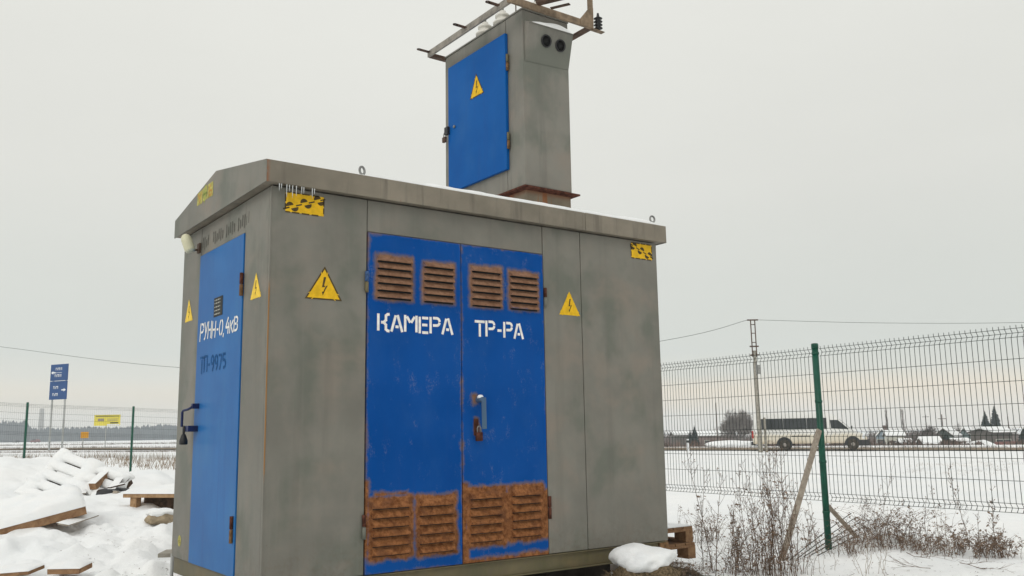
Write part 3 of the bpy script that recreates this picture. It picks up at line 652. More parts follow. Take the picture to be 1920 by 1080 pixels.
# ------------------------------------------------------------------ the air-entry tower on the roof
TX0, TX1, TY0, TY1, TZ0, TZ1 = 2.072, 2.52, .35, 1.46, 2.603, 3.99
tw = empty('cable_tower', 'tall grey sheet steel cable tower with one blue door standing on the cabin roof', 'cable tower', (TX0+.22, .9, 2.42))
def tb(mb, name, mat, par=None, bev=0):
    o = mb.build(name, mat, None, bev); o.parent = par or tw
    if not par: o.matrix_parent_inverse = Matrix.Translation(-tw.location)
    return o
def tpart(name, a, b, mat, bev=.003, par=None): return tb(MB().box(a, b), name, M[mat], par, bev)
tpart('cabinet', (TX0+.032, TY0+.022, TZ0), (TX1-.002, TY1, TZ1-.004), 'grey_tower', .004)
tpart('corner_post', (TX0, TY0, TZ0+.001), (TX0+.035, TY0+.218, TZ1-.002), 'grey_tower', .004)
tpart('front_sheet', (TX0+.002, TY0-.0015, TZ0+.002), (TX1, TY0+.02, TZ1-.003), 'grey_tower', .004)
tpart('side_sheet', (TX0+.001, TY0+.2245, TZ0+.001), (TX0+.03, TY1+.002, TZ1-.002), 'grey_tower', .003)
tpart('top_sheet', (TX0-.006, TY0-.006, TZ1), (TX1+.006, TY1+.006, TZ1+.012), 'grey_tower', .002)
fl = MB(); x0, x1, y0, y1 = TX0-.012, TX1+.075, TY0-.012, TY1+.05; zf = TZ0-.002
def ring(a, z): return [(x0+a, y0+a, z), (x1-a*1.4, y0+a, z), (x1-a*1.4, y1-a, z), (x0+a, y1-a, z)]
vs = ring(0, zf)+ring(0, zf-.012)+ring(.032, zf-.024); fs = [(0, 1, 2, 3)]+[(k*4+i, k*4+(i+1) % 4, k*4+4+(i+1) % 4, k*4+4+i) for k in (0, 1) for i in range(4)]+[(8, 11, 10, 9)]
fl.add(vs, fs); tb(fl, 'flange', M['rust_deep'])
tpart('neck', (TX0+.028, TY0+.028, 2.34), (TX1+.012, TY1-.06, zf-.0235), 'neck', .003)
mbl4 = m_blue('blue_tower_door_paint', .58, 1.42, 2.7, 3.9, (), .0, 1, (0, .078, .30), .08)
td = tb(MB().box((TX0-.030, .540, 2.765), (TX0-.001, 1.372, 3.862)), 'door', mbl4, None, .005)
for zc in (3.62, 2.99): hinge(td, TX0-.018, .528, zc-.065, zc+.065, M['channel'], M['hinge_brown'], 1)
# lock of the tower door
mb = MB(); mb.lathe([(.012, 0), (.012, .012), (.006, .016)], 10, (TX0-.03, 1.268, 3.313), (-1, 0, 0)); mb.box((TX0-.055, 1.345, 3.27), (TX0-.032, 1.395, 3.335), 1); mb.build('latch', [M['steel'], M['black']], td)
pl_ = empty('padlock', 'small dark padlock hanging on the cable tower door', 'padlock', (TX0-.05, 1.40, 3.24))
MB().box((-.011, -.022, -.03), (.011, .022, .015)).build('body', M['armdark'], pl_, .003)
MB().tube([(0, -.013, .01), (0, -.013, .04), (0, 0, .055), (0, .013, .04), (0, .013, .01)], .004, 6).build('shackle', M['steel'], pl_)
wt = warn(None, 1.035, .832, 3.47, .941, 3.668, 'side', TX0-.0316, True); wt.parent = td
# hood with its two round cable entries
hy = TY0-.062
hm = MB(); vs = [(2.088, TY0-.001, 3.905), (TX1+.004, TY0-.001, 3.915), (TX1+.004, hy, 3.874), (2.088, hy, 3.868), (2.088, TY0-.004, 3.575), (TX1-.004, TY0-.004, 3.60)]
hm.add(vs, [(0, 3, 2, 1), (3, 4, 5, 2), (0, 4, 3), (1, 2, 5)]); hood = tb(hm, 'cable_hood', M['grey_tower'])
fm = MB(); fm.tube([(2.086, hy-.003, 3.868), (TX1+.006, hy-.003, 3.875)], .004, 6); tb(fm, 'hood_lip', M['grey_tower'], hood)
sl = Vector((0, TY0-.004-hy, 3.585-3.87)).normalized(); hn = Vector((1, 0, 0)).cross(sl).normalized()
if hn.y > 0: hn = -hn
for cx, cz in ((2.268, 3.765), (2.408, 3.762)):
    v = (3.87-cz)/(3.87-3.588); c = Vector((cx, hy+(TY0-.004-hy)*v, cz))
    mb = MB(); mb.lathe([(.048, -.001), (.050, .006), (.046, .012), (.041, .010), (.039, .002)], 24, c, hn, 0); mb.lathe([(.0395, .0025), (.0002, .0026)], 24, c, hn, 1)
    tb(mb, 'cable_entry', [M['black'], M['dark']], hood)
sm = MB(); n = 24; top = []
for i in range(n+1):
    for j in range(5):
        x = 2.16+(TX1+.004-2.16)*i/n; v = j/4; y = hy+.004+(TY0-.006-hy)*v; zb = 3.874+.038*v; e = min(1, i/5)*min(1, (n-i)/2+.3)
        top.append((x, y-(.003 if j == 0 else 0), zb - (.004 if j == 0 else 0) + (0 if j == 0 else .034*e*(.75+.25*math.sin(v*2.4+.4))*(1+.35*math.sin(x*19)))))
sm.add(top, [(i*5+j, i*5+j+1, (i+1)*5+j+1, (i+1)*5+j) for i in range(n) for j in range(4)], 0, True)
tb(sm, 'snow_cap', M['snow'], hood)
# steel frame round the top of the tower
FZ = 4.003
def fbar(p, q, wx, wy, mat, name='frame_bar', u=(0, 0, 1)): return tb(MB().bar(p, q, wx, wy, u), name, M[mat], None, .002)
fbar((1.895, .295, FZ), (2.735, .295, FZ), .02, .055, 'arm'); fbar((1.925, .306, FZ), (1.925, 1.50, FZ), .018, .055, 'armgrey')
fbar((1.935, 1.475, FZ-.024), (2.10, 1.475, FZ-.024), .05, .006, 'armdark'); fbar((1.935, 1.503, FZ), (2.62, 1.503, FZ), .006, .052, 'armdark')
fbar((2.705, .306, FZ-.024), (2.705, 1.50, FZ-.024), .055, .006, 'armdark'); fbar((2.735, .306, FZ), (2.735, 1.50, FZ), .006, .054, 'armdark')
fbar((2.715, .292, FZ+.028), (2.715, .292, 4.9), .045, .02, 'arm', 'frame_upright', (0, 1, 0)); fbar((1.905, .292, FZ+.028), (1.905, .292, 4.9), .045, .02, 'arm', 'frame_upright', (0, 1, 0))
fbar((1.88, .292, 4.9), (2.74, .292, 4.9), .02, .055, 'arm')
mb = MB(); mb.prism([(2.735, .284, FZ-.025), (2.735, .284, FZ+.15), (2.70, .284, FZ+.15), (2.60, .284, FZ+.028), (2.60, .284, FZ-.025)], (0, -.006, 0)); tb(mb, 'gusset', M['arm'])
fbar((2.73, .29, FZ-.03), (2.845, .29, FZ-.03), .045, .006, 'arm', 'frame_tab')
fbar((2.165, .28, FZ+.045), (2.165+.30, -.28, FZ+.045), .055, .05, 'armdark', 'frame_arm')
for p, q in (((1.92, 1.47, FZ+.01), (1.80, 1.47, FZ+.01)), ((1.92, .90, FZ+.01), (1.80, .90, FZ+.01)), ((1.92, .44, FZ+.01), (1.80, .44, FZ+.01))):
    p = Vector(p); q = Vector(q); mb = MB(); mb.bar(p, q+(p-q)*.22, .034, .006); d_ = (q-p).normalized(); s_ = Vector((0, 1, 0)); e0 = q+(p-q)*.22
    # flat tab end with its bolt hole
    nh = 10; c = q+(p-q)*.14; outer = [e0-s_*.017, q-s_*.017, q+s_*.017, e0+s_*.017]
    ho = [c+(d_*math.cos(2*PI*k/nh)+s_*math.sin(2*PI*k/nh))*.007 for k in range(nh)]
    oc = [c+(d_*math.cos(2*PI*k/nh)*.0215+s_*math.sin(2*PI*k/nh)*.018) for k in range(nh)]
    for dz in (-.003, .003):
        vs = [v+Vector((0, 0, dz)) for v in ho+oc]; mb.add(vs, [(k, (k+1) % nh, nh+(k+1) % nh, nh+k) for k in range(nh)])
    tb(mb, 'frame_tab', M['armdark'])
fbar((2.29, .27, FZ+.02), (2.365, .13, FZ+.02), .034, .007, 'armdark', 'frame_tab')
# insulators and arrester
def insul(x, y, z0=TZ1+.012, black=False, sc=1.0):
    mb = MB()
    if black:
        pr = [(.012, 0)]
        for k in range(4): pr += [(.018, .012+k*.028), (.036, .020+k*.028), (.018, .030+k*.028)]
        pr += [(.012, .125), (.008, .15)]
        mb.lathe(pr, 18, (x, y, z0)); return tb(mb, 'surge_arrester', M['black'])
    pr = [(.070, 0), (.070, .02), (.064, .032), (.078, .038), (.080, .052), (.066, .066), (.052, .078), (.050, .092), (.060, .098), (.061, .112), (.048, .124), (.030, .130), (.028, .150), (.015, .156)]
    mb.lathe([(r_*sc, h*sc) for r_, h in pr], 24, (x, y, z0)); mb.lathe([(.011, .15), (.011, .19), (.02, .19), (.02, .205), (.009, .206), (.009, .235)], 10, (x, y, z0), mi=1)
    return tb(mb, 'bushing_insulator', [M['porcelain'], M['steel']])
insul(2.165, .985); insul(2.165, .735); insul(2.30, .47)
insul(2.79, .285, FZ-.027, True)
fbar((2.14, .52, TZ1+.012), (2.14, .52, 4.3), .03, .006, 'armdark', 'busbar')

# ------------------------------------------------------------------ pallets and heap
def pallet(name, label, M4, wood='wood', snow=0, cat='pallet', group=None, boards=5, skip=()):
    """euro pallet 1.2 (x) by 0.8 (y), 0.144 high, origin at the centre of its foot"""
    r_ = empty(name, label, cat, group=group); r_.matrix_world = M4
    def P(nm, a, b, mat=wood, bev=.003): return MB().box(a, b).build(nm, M[mat], r_, bev)
    for y in (-.35, 0, .35): P('bottom_board', (-.6, y-.05+(.0), 0), (.6, y+.05, .022))
    for y in (-.35, 0, .35):
        for x in (-.528, 0, .528): P('block', (x-.0725, y-.05, .0225), (x+.0725, y+.05, .100))
    for x in (-.528, 0, .528): P('stringer_board', (x-.0725, -.4, .1005), (x+.0725, .4, .1225))
    for k in range(boards):
        y = -.335+.67*k/(boards-1)
        if k in skip: continue
        P('deck_board', (-.6, y-.06, .123), (.6, y+.06, .145))
        if snow:
            nx = 40; vs = []; fs = []
            for i in range(nx+1):
                for j in range(9):
                    a = PI*j/8; x = -.605+1.21*i/nx; e = min(1, min(i, nx-i)/3+.35); nn = 1+(.9 if snow > .05 else 1.2)*float(fbm(x+k, y*3, .25, 3, k))
                    vs.append((x, y-(.068 if snow < .05 else .070)*math.cos(a)*(1+.1*(e-1)), .1455+snow*e*nn*math.sin(a)**.6))
            fs = [(i*9+j, i*9+j+1, (i+1)*9+j+1, (i+1)*9+j) for i in range(nx) for j in range(8)]+[tuple(range(9)), tuple(nx*9+j for j in range(8, -1, -1))]
            MB().add(vs, fs, 0, True).build('snow_cap', M['snow'], r_)
    if snow > .05:
        for x in (-.545, 0, .545):
            vs = []; n_ = 30
            for i in range(n_+1):
                for j in range(9):
                    a = PI*j/8; nn = 1+1.0*float(fbm(x*3, i*.1, .5, 3, 2)); vs.append((x-.135*math.cos(a)*nn, -.43+.86*i/n_, .10+(.045+snow*.95)*nn*math.sin(a)**.7))
            MB().add(vs, [(i*9+j, i*9+j+1, (i+1)*9+j+1, (i+1)*9+j) for i in range(n_) for j in range(8)]+[tuple(range(9)), tuple(n_*9+j for j in range(8, -1, -1))], 0, True).build('snow_ridge', M['snow'], r_)
    return r_
def frame(o, xa, za=(0, 0, 1)):
    xa = Vector(xa).normalized(); z = Vector(za); z = (z-xa*z.dot(xa)).normalized(); y = z.cross(xa)
    m = Matrix.Identity(4)
    for i in range(3): m[i][0] = xa[i]; m[i][1] = y[i]; m[i][2] = z[i]; m[i][3] = o[i]
    return m
# two pallets stacked behind the right corner
pc = at(1308, 1050, 8.45); base = Vector((pc.x-.42, pc.y+.60, pc.z+.02))
pallet('pallet', 'lower of the two weathered pallets stacked behind the right corner of the cabin', frame(base, (0, -1, 0)), 'wood', 0, 'pallet', 'pallets stacked behind the cabin', 6)
pallet('pallet', 'upper of the two weathered pallets stacked behind the right corner of the cabin', frame(base+Vector((-.02, .01, .1475)), (0.03, -1, 0)), 'wood', .012, 'pallet', 'pallets stacked behind the cabin', 6)
# tilted pallet under snow in the heap
o = at(142, 910, 12.4); u_ = (HR*.94-HF*.25+Vector((0, 0, -.30))).normalized(); v_ = (-HR*.34-HF*.55+Vector((0, 0, -.62))).normalized(); z_n = v_.cross(u_); z_n = z_n if z_n.z > 0 else -z_n
pallet('pallet', 'tilted pallet half buried in deep snow on top of the junk heap', frame(o-z_n*.14, u_, z_n), 'wood_dark', .06, 'pallet', None, 5)
def slab(name, label, cat, c, xa, za, sx_, sy_, th, mat, cap=0, legs=None, group=None):
    r_ = empty(name, label, cat, group=group); r_.matrix_world = frame(c, xa, za)
    ob = MB().box((-sx_/2, -sy_/2, -th), (sx_/2, sy_/2, 0)).build('board', M[mat], r_, .003)
    if legs:
        for (a, b, lw, lh) in legs: MB().box((a-lw/2, b-lw/2, -th-lh), (a+lw/2, b+lw/2, -th-.001)).build('leg', M[mat], r_, .003)
    if cap:
        nx, ny = 44, 26; vs = []
        for i in range(nx+1):
            for j in range(ny+1):
                u = i/nx; v = j/ny; e = min(1, (min(u, 1-u)*sx_/.11))*1.; e2 = min(1, min(v, 1-v)*sy_/.11)
                ee = math.sqrt(max(0, 1-(1-e)**2))*math.sqrt(max(0, 1-(1-e2)**2)); x = (u-.5)*(sx_+.02); y = (v-.5)*(sy_+.02)
                vs.append((x, y, cap*ee*(1+.9*float(fbm(x+c.x, y+c.y, .5, 4, 4)))+.0006))
        MB().add(vs, [(i*(ny+1)+j, (i+1)*(ny+1)+j, (i+1)*(ny+1)+j+1, i*(ny+1)+j+1) for i in range(nx) for j in range(ny)], 0, True).build('snow_cap', M['snow'], r_)
    return r_
# long timber panel running out of the frame
a = at(157, 950, 9.4); b = at(-60, 1008, 8.9); xa = (b-a); ln = xa.length; xd = xa.normalized()
back = Vector((0, 0, 1)).cross(xd).normalized(); back = back if back.dot(HF) > 0 else -back; back = (back+Vector((0, 0, .16))).normalized()
zz = back.cross(xd); zz = zz if zz.z > 0 else -zz
slab('timber_panel', 'long timber panel with a thick snow cover lying at the left edge of the frame', 'timber panel', (a+b)/2+back*.45, xd, zz, ln, .9, .085, 'wood', .10)
a = at(176, 963, 9.7); b = at(118, 982, 9.15); slab('plank', 'thin plank poking out from under the end of the long timber panel', 'plank', (a+b)/2, (b-a), (0, -.25, 1), (b-a).length, .12, .018, 'wood_grey', .012)
# pallet beside the cabin, deep snow on it
a = at(246, 926, 11.0); b = at(400, 926, 10.7); xd = (b-a).normalized(); c = (a+b)/2+HF*.4
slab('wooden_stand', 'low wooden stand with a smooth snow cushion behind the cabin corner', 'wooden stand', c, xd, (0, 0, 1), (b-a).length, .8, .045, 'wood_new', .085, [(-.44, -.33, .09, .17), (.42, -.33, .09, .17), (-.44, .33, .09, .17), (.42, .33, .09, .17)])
MB_ = MB(); MB_.box((-.42, -.2, -.2), (.44, .3, -.06)).build('shade_fill', M['wood_dark'], bpy.data.objects['wooden_stand'])  # dark box added in place of the shade under the stand
# boards at the bottom edge
a = at(90, 1064, 7.3); b = at(150, 1063, 7.28); slab('plank', 'short brown board over a dark hollow at the bottom left edge', 'plank', (a+b)/2+HF*.10, (b-a), HF*-.12+Vector((0, 0, 1)), (b-a).length, .2, .045, 'wood', .04)
a = at(-20, 1074, 7.25); b = at(56, 1068, 7.2); slab('plank', 'snowed board at the very bottom left corner of the frame', 'plank', (a+b)/2+HF*.10, (b-a), HF*-.12+Vector((0, 0, 1)), (b-a).length, .2, .03, 'wood', .05)
# loose planks and posts sticking out of the heap
for i, (p0, p1, d0, d1_, wd, th, mat, cap, lab) in enumerate((
    ((172, 906), (196, 884), 12.2, 12.5, .10, .10, 'wood', .02, 'square brown timber end sticking out of the snowy heap'),
    ((205, 922), (224, 896), 12.1, 12.4, .09, .022, 'wood_dark', .022, 'dark thin board leaning up out of the debris hollow'),
    ((204, 913), (232, 906), 12.0, 12.2, .06, .02, 'wood_dark', .015, 'narrow dark lath lying across the debris hollow'),
    ((188, 944), (224, 930), 11.9, 12.1, .12, .03, 'wood_grey', .05, 'grey snow covered board at the foot of the debris hollow'),
    ((216, 920), (230, 926), 12.0, 12.1, .08, .05, 'wood_grey', .02, 'short grey timber offcut in the middle of the debris hollow'),
    ((150, 924), (166, 902), 12.2, 12.5, .14, .022, 'wood_grey', .03, 'broken grey board slanting out of the snow beside the tilted pallet'),
    ((176, 934), (186, 916), 12.0, 12.3, .10, .03, 'wood_dark', .04, 'dark stub of board standing in snow left of the debris hollow'))):
    a = at(*p0, d0); b = at(*p1, d1_); slab('plank', lab, 'plank', (a+b)/2, b-a, (0, 0, 1), (b-a).length, wd, th, mat, cap, None, None)
hol = at(214, 931, 12.25); mb = MB(); mb.lathe([(.02, -.12), (.22, -.1), (.30, 0), (.2, .10), (.02, .12)], 14, hol, (0, 0, 1)); tag(mb.build('black_lump', M['black']), 'black rounded lump deep in the hollow of the junk heap', 'rubbish bag')  # black rounded body set into the hollow
def lump(name, label, cat, c, r, mat, sq=(1, 1, 1), seed=0, cap=None, kind=None):
    bm = bmesh.new(); bmesh.ops.create_icosphere(bm, subdivisions=4, radius=1)
    for v in bm.verts:
        p = v.co.copy(); k = 1+.35*float(fbm(p.x*2+seed, p.y*2+p.z*1.7, 1.2, 4, seed)); v.co = Vector((p.x*sq[0], p.y*sq[1], p.z*sq[2]))*r*k
    for f in bm.faces: f.smooth = True
    me = bpy.data.meshes.new(name); bm.to_mesh(me); bm.free(); me.materials.append(M[mat]); ob = bpy.data.objects.new(name, me); COL.objects.link(ob); ob.location = c
    if label: tag(ob, label, cat, None, kind)
    return ob
lump('stone', 'beige stone half covered by snow at the left edge of the cabin', 'stone', at(300, 972, 9.6), .14, 'stone', (1.1, .8, .5), 3)
p = at(300, 962, 9.62); lump('snow_lump', None, None, p, .13, 'snow', (1.2, .9, .35), 4)
tag(bpy.data.objects['snow_lump'], 'smooth snow lump covering the beige stone', 'snow lump')
# slab edge and drain pipe at the rear left foot of the cabin
p = at(312, 1036, 6.7); MBs = MB().box((-.05, -.05, -.03), (.10, .2, 0)); ob = MBs.build('paving_slab', M['concrete'], None, .004, p); ob.rotation_euler.z = -.5; tag(ob, 'grey paving slab end beside the rear left foot of the cabin', 'paving slab')
p = at(323, 1046, 6.4); tag(MB().tube([p+Vector((0, 0, .03)), p+Vector((0, 0, -.3))], .012, 10).build('standpipe', M['pole_grey']), 'thin pale standpipe under the rear left corner of the cabin', 'pipe')

# snow clod by the right corner: dead turf under a snow bonnet
tc_ = at(1207, 1080, 6.0)
tu = lump('turf_clod', 'mound of dead turf with a rounded snow bonnet before the right corner of the cabin', 'turf mound', tc_+Vector((0, 0, -.03)), .215, 'turf', (1.2, 1, .92), 6)
ca = lump('snow_cap', None, None, (0, 0, 0), .185, 'snow', (1.14, 1.08, .52), 11); ca.parent = tu; ca.location = (-.015, -.012, .142)
mb = MB()
for i in range(2600):
    an = random.uniform(0, 2*PI); el = random.uniform(-.6, .28); r_ = .218*(1+random.uniform(-.1, .06)); p = Vector((math.cos(an)*math.cos(el)*r_*1.2, math.sin(an)*math.cos(el)*r_, math.sin(el)*r_*.95))
    q = p + p.normalized()*random.uniform(.01, .035) + Vector((random.uniform(-.02, .02), random.uniform(-.02, .02), random.uniform(-.03, .012))); s_ = Vector((random.uniform(-1, 1), random.uniform(-1, 1), random.uniform(-1, 1)))*.004
    mb.add([p-s_, p+s_, q], [(0, 1, 2)])
gt = mb.build('dead_grass', M['turf'], tu); gt['kind'] = 'stuff'

# ------------------------------------------------------------------ welded mesh fence on the right
ROWS = [0, .040, .083, .285, .49, .70, .90, .944, .99, 1.205, 1.41, 1.617, 1.66, 1.70]      # measured down from the top wire
FOLD = {1: .03, 7: .03, 12: .03}
def wire_profile(ht):
    return [(0, .03)] + [(FOLD.get(i, 0), -r_) for i, r_ in enumerate(ROWS)]
def vwire_mesh():
    mb = MB(); mb.tube([(0, o, z) for o, z in wire_profile(1)], .0029, 4, smooth=False, cap=False); o = mb.build('vertical_wire', M['wire']); me = o.data; bpy.data.objects.remove(o); return me
def hwire_mesh(ln):
    mb = MB(); mb.tube([(0, 0, 0), (ln, 0, 0)], .0034, 4, smooth=False); o = mb.build('horizontal_wire', M['wire']); me = o.data; bpy.data.objects.remove(o); return me
P0 = gpy(1554, 1030); ftop = at(1543, 653, 10.26).z; fd = (HR*.547 - HF*.837).normalized(); fnn = Vector((-fd.y, fd.x, 0))
if fnn.dot(HF) < 0: fnn = -fnn
fence = empty('mesh_fence', 'welded wire mesh fence panels with folded ribs on a green post beside the cabin', 'fence', P0)
fence.matrix_world = Matrix.Translation(P0)
vw = vwire_mesh(); PITCH_W = .0555
def post_mesh(mb, h):
    mb.lathe([(.036, -.25), (.036, h), (.0, h)], 18, (0, 0, 0), mi=0); mb.lathe([(.040, h-.045), (.040, h+.004), (.034, h+.014), (.01, h+.017)], 18, (0, 0, 0), mi=0)
hpost = ftop + .03 - P0.z + .015
pm = MB(); post_mesh(pm, hpost); po = pm.build('post', M['green'], fence)
for z in (.1+.3, .95, 1.62, hpost-.1):
    mb = MB(); mb.lathe([(.041, z-.014), (.041, z+.014)], 16); mb.box((.03, -.012, z-.012), (.055, .012, z+.012)); cl = mb.build('clamp', M['green'], po)
def panel_(s0, s1, nm):
    pn = bpy.data.objects.new('mesh_panel', None); COL.objects.link(pn); pn.parent = fence
    a = P0 + fd*s0 + fnn*.05; ang = math.atan2(fd.y, fd.x); pn.location = (a.x-P0.x, a.y-P0.y, ftop-P0.z); pn.rotation_euler = (0, 0, ang); ln = s1-s0
    hw = hwire_mesh(ln)
    for i, r_ in enumerate(ROWS): instance('horizontal_wire', hw, (0, FOLD.get(i, 0)+.005, -r_), pn)
    n = int(ln/PITCH_W)
    for k in range(n+1): instance('vertical_wire', vw, (.02+k*PITCH_W, random.uniform(-.001, .001), random.uniform(-.002, .002)), pn, (0, random.uniform(-.0015, .0015), 0))
panel_(-2.99, -.015, 0); panel_(.015, 2.97, 1)
# braces of the post
def strut(name, label, cat, a, b, wx, wy, mat): return tag(MB().bar(a, b, wx, wy, (HF.x, HF.y, .3)).build(name, M[mat], None, .003), label, cat)
a = at(1462, 1048, 9.35); a.z = float(ground_z(a.x, a.y))-.05; b = at(1536, 806, 10.12)
strut('brace_plank', 'grey wooden plank leaning from the snow up to the green fence post', 'plank', a, b, .060, .028, 'wood_grey')
a = at(1550, 946, 10.2); b = gpy(1613, 1010); b.z -= .05
strut('brace_bar', 'short grey brace running down to the right from the foot of the green post', 'brace', a, b, .05, .04, 'wood_grey')
for i in range(5):
    a = at(1480+i*14, 1050+i*4.5, 9.35-.02*i); b = at(1596+i*9, 962+i*8, 10.5)
    a.z = float(ground_z(a.x, a.y))+.01
    mb = MB(); mb.tube([a, (a+b)/2+Vector((0, 0, .01)), b], .0045, 6)
    tag(mb.build('metal_rod', M['weed'] if False else M['wire']), 'thin dark metal rod leaning in the snow behind the grey brace plank', 'rod', 'rods leaning by the green post')

# ------------------------------------------------------------------ fence, signs and traffic on the left
lf = []; LT = []
for px, dep, ty in ((-150, 25.4, 742), (52, 27.0, 755), (250.5, 29.0, 762.5), (450, 31.0, 771)):
    t_ = at(px, ty, dep); lf.append(t_)
lfence = empty('mesh_fence', 'far welded mesh fence on thin green posts beyond the snowy heap', 'fence', (lf[1].x, lf[1].y, lf[1].z-2)); lfence.matrix_world = Matrix.Translation((lf[1].x, lf[1].y, lf[1].z-2))
LO_ = Vector((lf[1].x, lf[1].y, lf[1].z-2))
for t_ in lf:
    g = float(ground_z(t_.x, t_.y))-.2; MB().lathe([(.036, g-t_.z), (.036, 0), (.03, .012), (.0, .014)], 12).build('post', M['green'], lfence, 0, t_-LO_)
for t0, t1 in zip(lf[:-1], lf[1:]):
    mb = MB(); d_ = (t1-t0); n = int(d_.length/.0555)
    for r_ in ROWS: mb.bar(t0-LO_-Vector((0, 0, .05+r_*.92)), t1-LO_-Vector((0, 0, .05+r_*.92)), .005, .005)
    for k in range(1, n): c = t0+d_*(k/n)-LO_; mb.bar(c-Vector((0, 0, .02)), c-Vector((0, 0, .05+1.70*.92)), .0018, .0018)
    mb.build('mesh_panel', M['wire'], lfence)
def post_at(px, py_top, dep, px_bot=None): return at(px, py_top, dep)
# direction sign on two poles
DS = 72.0
g1 = gpt(92, DS); tl, tr_, bl, br = at(97, 685, DS), at(131, 679, DS-.9), at(91.5, 751, DS), at(124, 747, DS-.9)
sg = empty('direction_sign', 'tall blue direction sign on two grey poles beyond the left fence', 'road sign', g1); sg.matrix_world = Matrix.Translation(g1)
sxd = (br-bl); sxd.z = 0; sw = sxd.length; sxd.normalize(); snn = Vector((-sxd.y, sxd.x, 0)); snn = snn if snn.dot(HF) > 0 else -snn
base = Vector((bl.x, bl.y, (bl.z+br.z)/2)); sh = (tl.z-bl.z+tr_.z-br.z)/2
def sp_(u, v, o=0): return base + sxd*(u*sw) + Vector((0, 0, v*sh)) - snn*o - g1
def spoly(mb, pts, o, mi): mb.add([sp_(u, v, o) for u, v in pts], [tuple(range(len(pts)))], mi)
mb = MB(); mb.prism([sp_(0, .535), sp_(1, .535), sp_(1, 1), sp_(0, 1)], snn*.05)
up_ = mb.build('sign_panel', M['sign_blue'], sg); up_['label'] = 'upper blue panel with a left arrow'
mb = MB(); mb.prism([sp_(0, 0), sp_(1, 0), sp_(1, .52), sp_(0, .52)], snn*.05); lo_ = mb.build('sign_panel', M['sign_blue'], sg); lo_['label'] = 'lower blue panel with a right arrow'
mb = MB()
def rows(mb, u0, u1, v, h, n):
    e = (u1-u0)/n
    for k in range(n):
        a = u0+k*e; spoly(mb, [(a, v), (a+e*.22, v), (a+e*.22, v+h), (a, v+h)], .012, 0)
        if k % 3 != 1: spoly(mb, [(a+e*.22, v+h*.7), (a+e*.7, v+h*.7), (a+e*.7, v+h), (a+e*.22, v+h)], .012, 0)
        if k % 2: spoly(mb, [(a+e*.5, v), (a+e*.72, v), (a+e*.72, v+h*.7), (a+e*.5, v+h*.7)], .012, 0)
def arrow(mb, u, v, sg_):
    spoly(mb, [(u, v+.022), (u+.16*sg_, v+.022), (u+.16*sg_, v-.012), (u, v-.012)], .012, 0); spoly(mb, [(u-.10*sg_, v+.005), (u+.03*sg_, v+.052), (u+.03*sg_, v-.045)], .012, 0)
rows(mb, .30, .68, .83, .075, 6); rows(mb, .26, .66, .64, .075, 6); arrow(mb, .14, .76, 1); spoly(mb, [(.3, .765), (.66, .765), (.66, .755), (.3, .755)], .012, 0)
rows(mb, .22, .52, .30, .08, 4); rows(mb, .20, .52, .10, .08, 4); arrow(mb, .86, .26, -1)
mb.build('lettering', M['sign_white'], sg)
for u in (.14, .88):
    c = base+sxd*(u*sw)+snn*.09; g = float(ground_z(c.x, c.y)); MB().lathe([(.075, g-.3-g1.z), (.075, c.z+sh*.95-g1.z)], 10, (c.x-g1.x, c.y-g1.y, 0)).build('pole', M['pole_grey'], sg)
def board_sign(name, label, cat, px0, px1, py0, py1, dep, mat, leg_px, leg_py, extra=None, r_=.04):
    a = at(px0, py1, dep); b = at(px1, py1, dep); c = at(px0, py0, dep); g = gpt(leg_px, dep); rt_ = empty(name, label, cat, g); rt_.matrix_world = Matrix.Translation(g)
    x = b-a; x.z = 0; wd = x.length; x.normalize(); n = Vector((-x.y, x.x, 0)); n = n if n.dot(HF) > 0 else -n; h = c.z-a.z; o = Vector((a.x, a.y, a.z))-g
    MB().prism([o, o+x*wd, o+x*wd+Vector((0, 0, h)), o+Vector((0, 0, h))], n*.03).build('board', M[mat], rt_)
    if extra:
        mb = MB()
        for (u0, v0, u1, v1, mi) in extra: mb.add([o+x*(wd*u)+Vector((0, 0, h*v))-n*.012 for u, v in ((u0, v0), (u1, v0), (u1, v1), (u0, v1))], [(0, 1, 2, 3)], mi)
        mb.build('print', [M['plate'], M['sign_white'], M['wood_grey']], rt_)
    MB().lathe([(r_, -.3), (r_, o.z+h*.9)], 8, n*.06).build('pole', M['pole_grey'], rt_); return rt_
board_sign('advert_board', 'wide pale yellow advert board standing in the snow field behind the left fence', 'billboard', 176, 225, 778, 798.5, 88, 'sign_yellow', 197, 835, [(.05, .84, .95, .9, 0), (.14, .42, .38, .66, 2), (.62, .2, .93, .3, 0), (.5, .02, .98, .14, 1), (.5, .45, .92, .49, 2), (.5, .58, .92, .62, 2)])
board_sign('orange_board', 'small orange board on a short post in front of the pale advert board', 'sign', 151, 165.5, 810, 821.5, 80, 'orange', 155, 848, None)
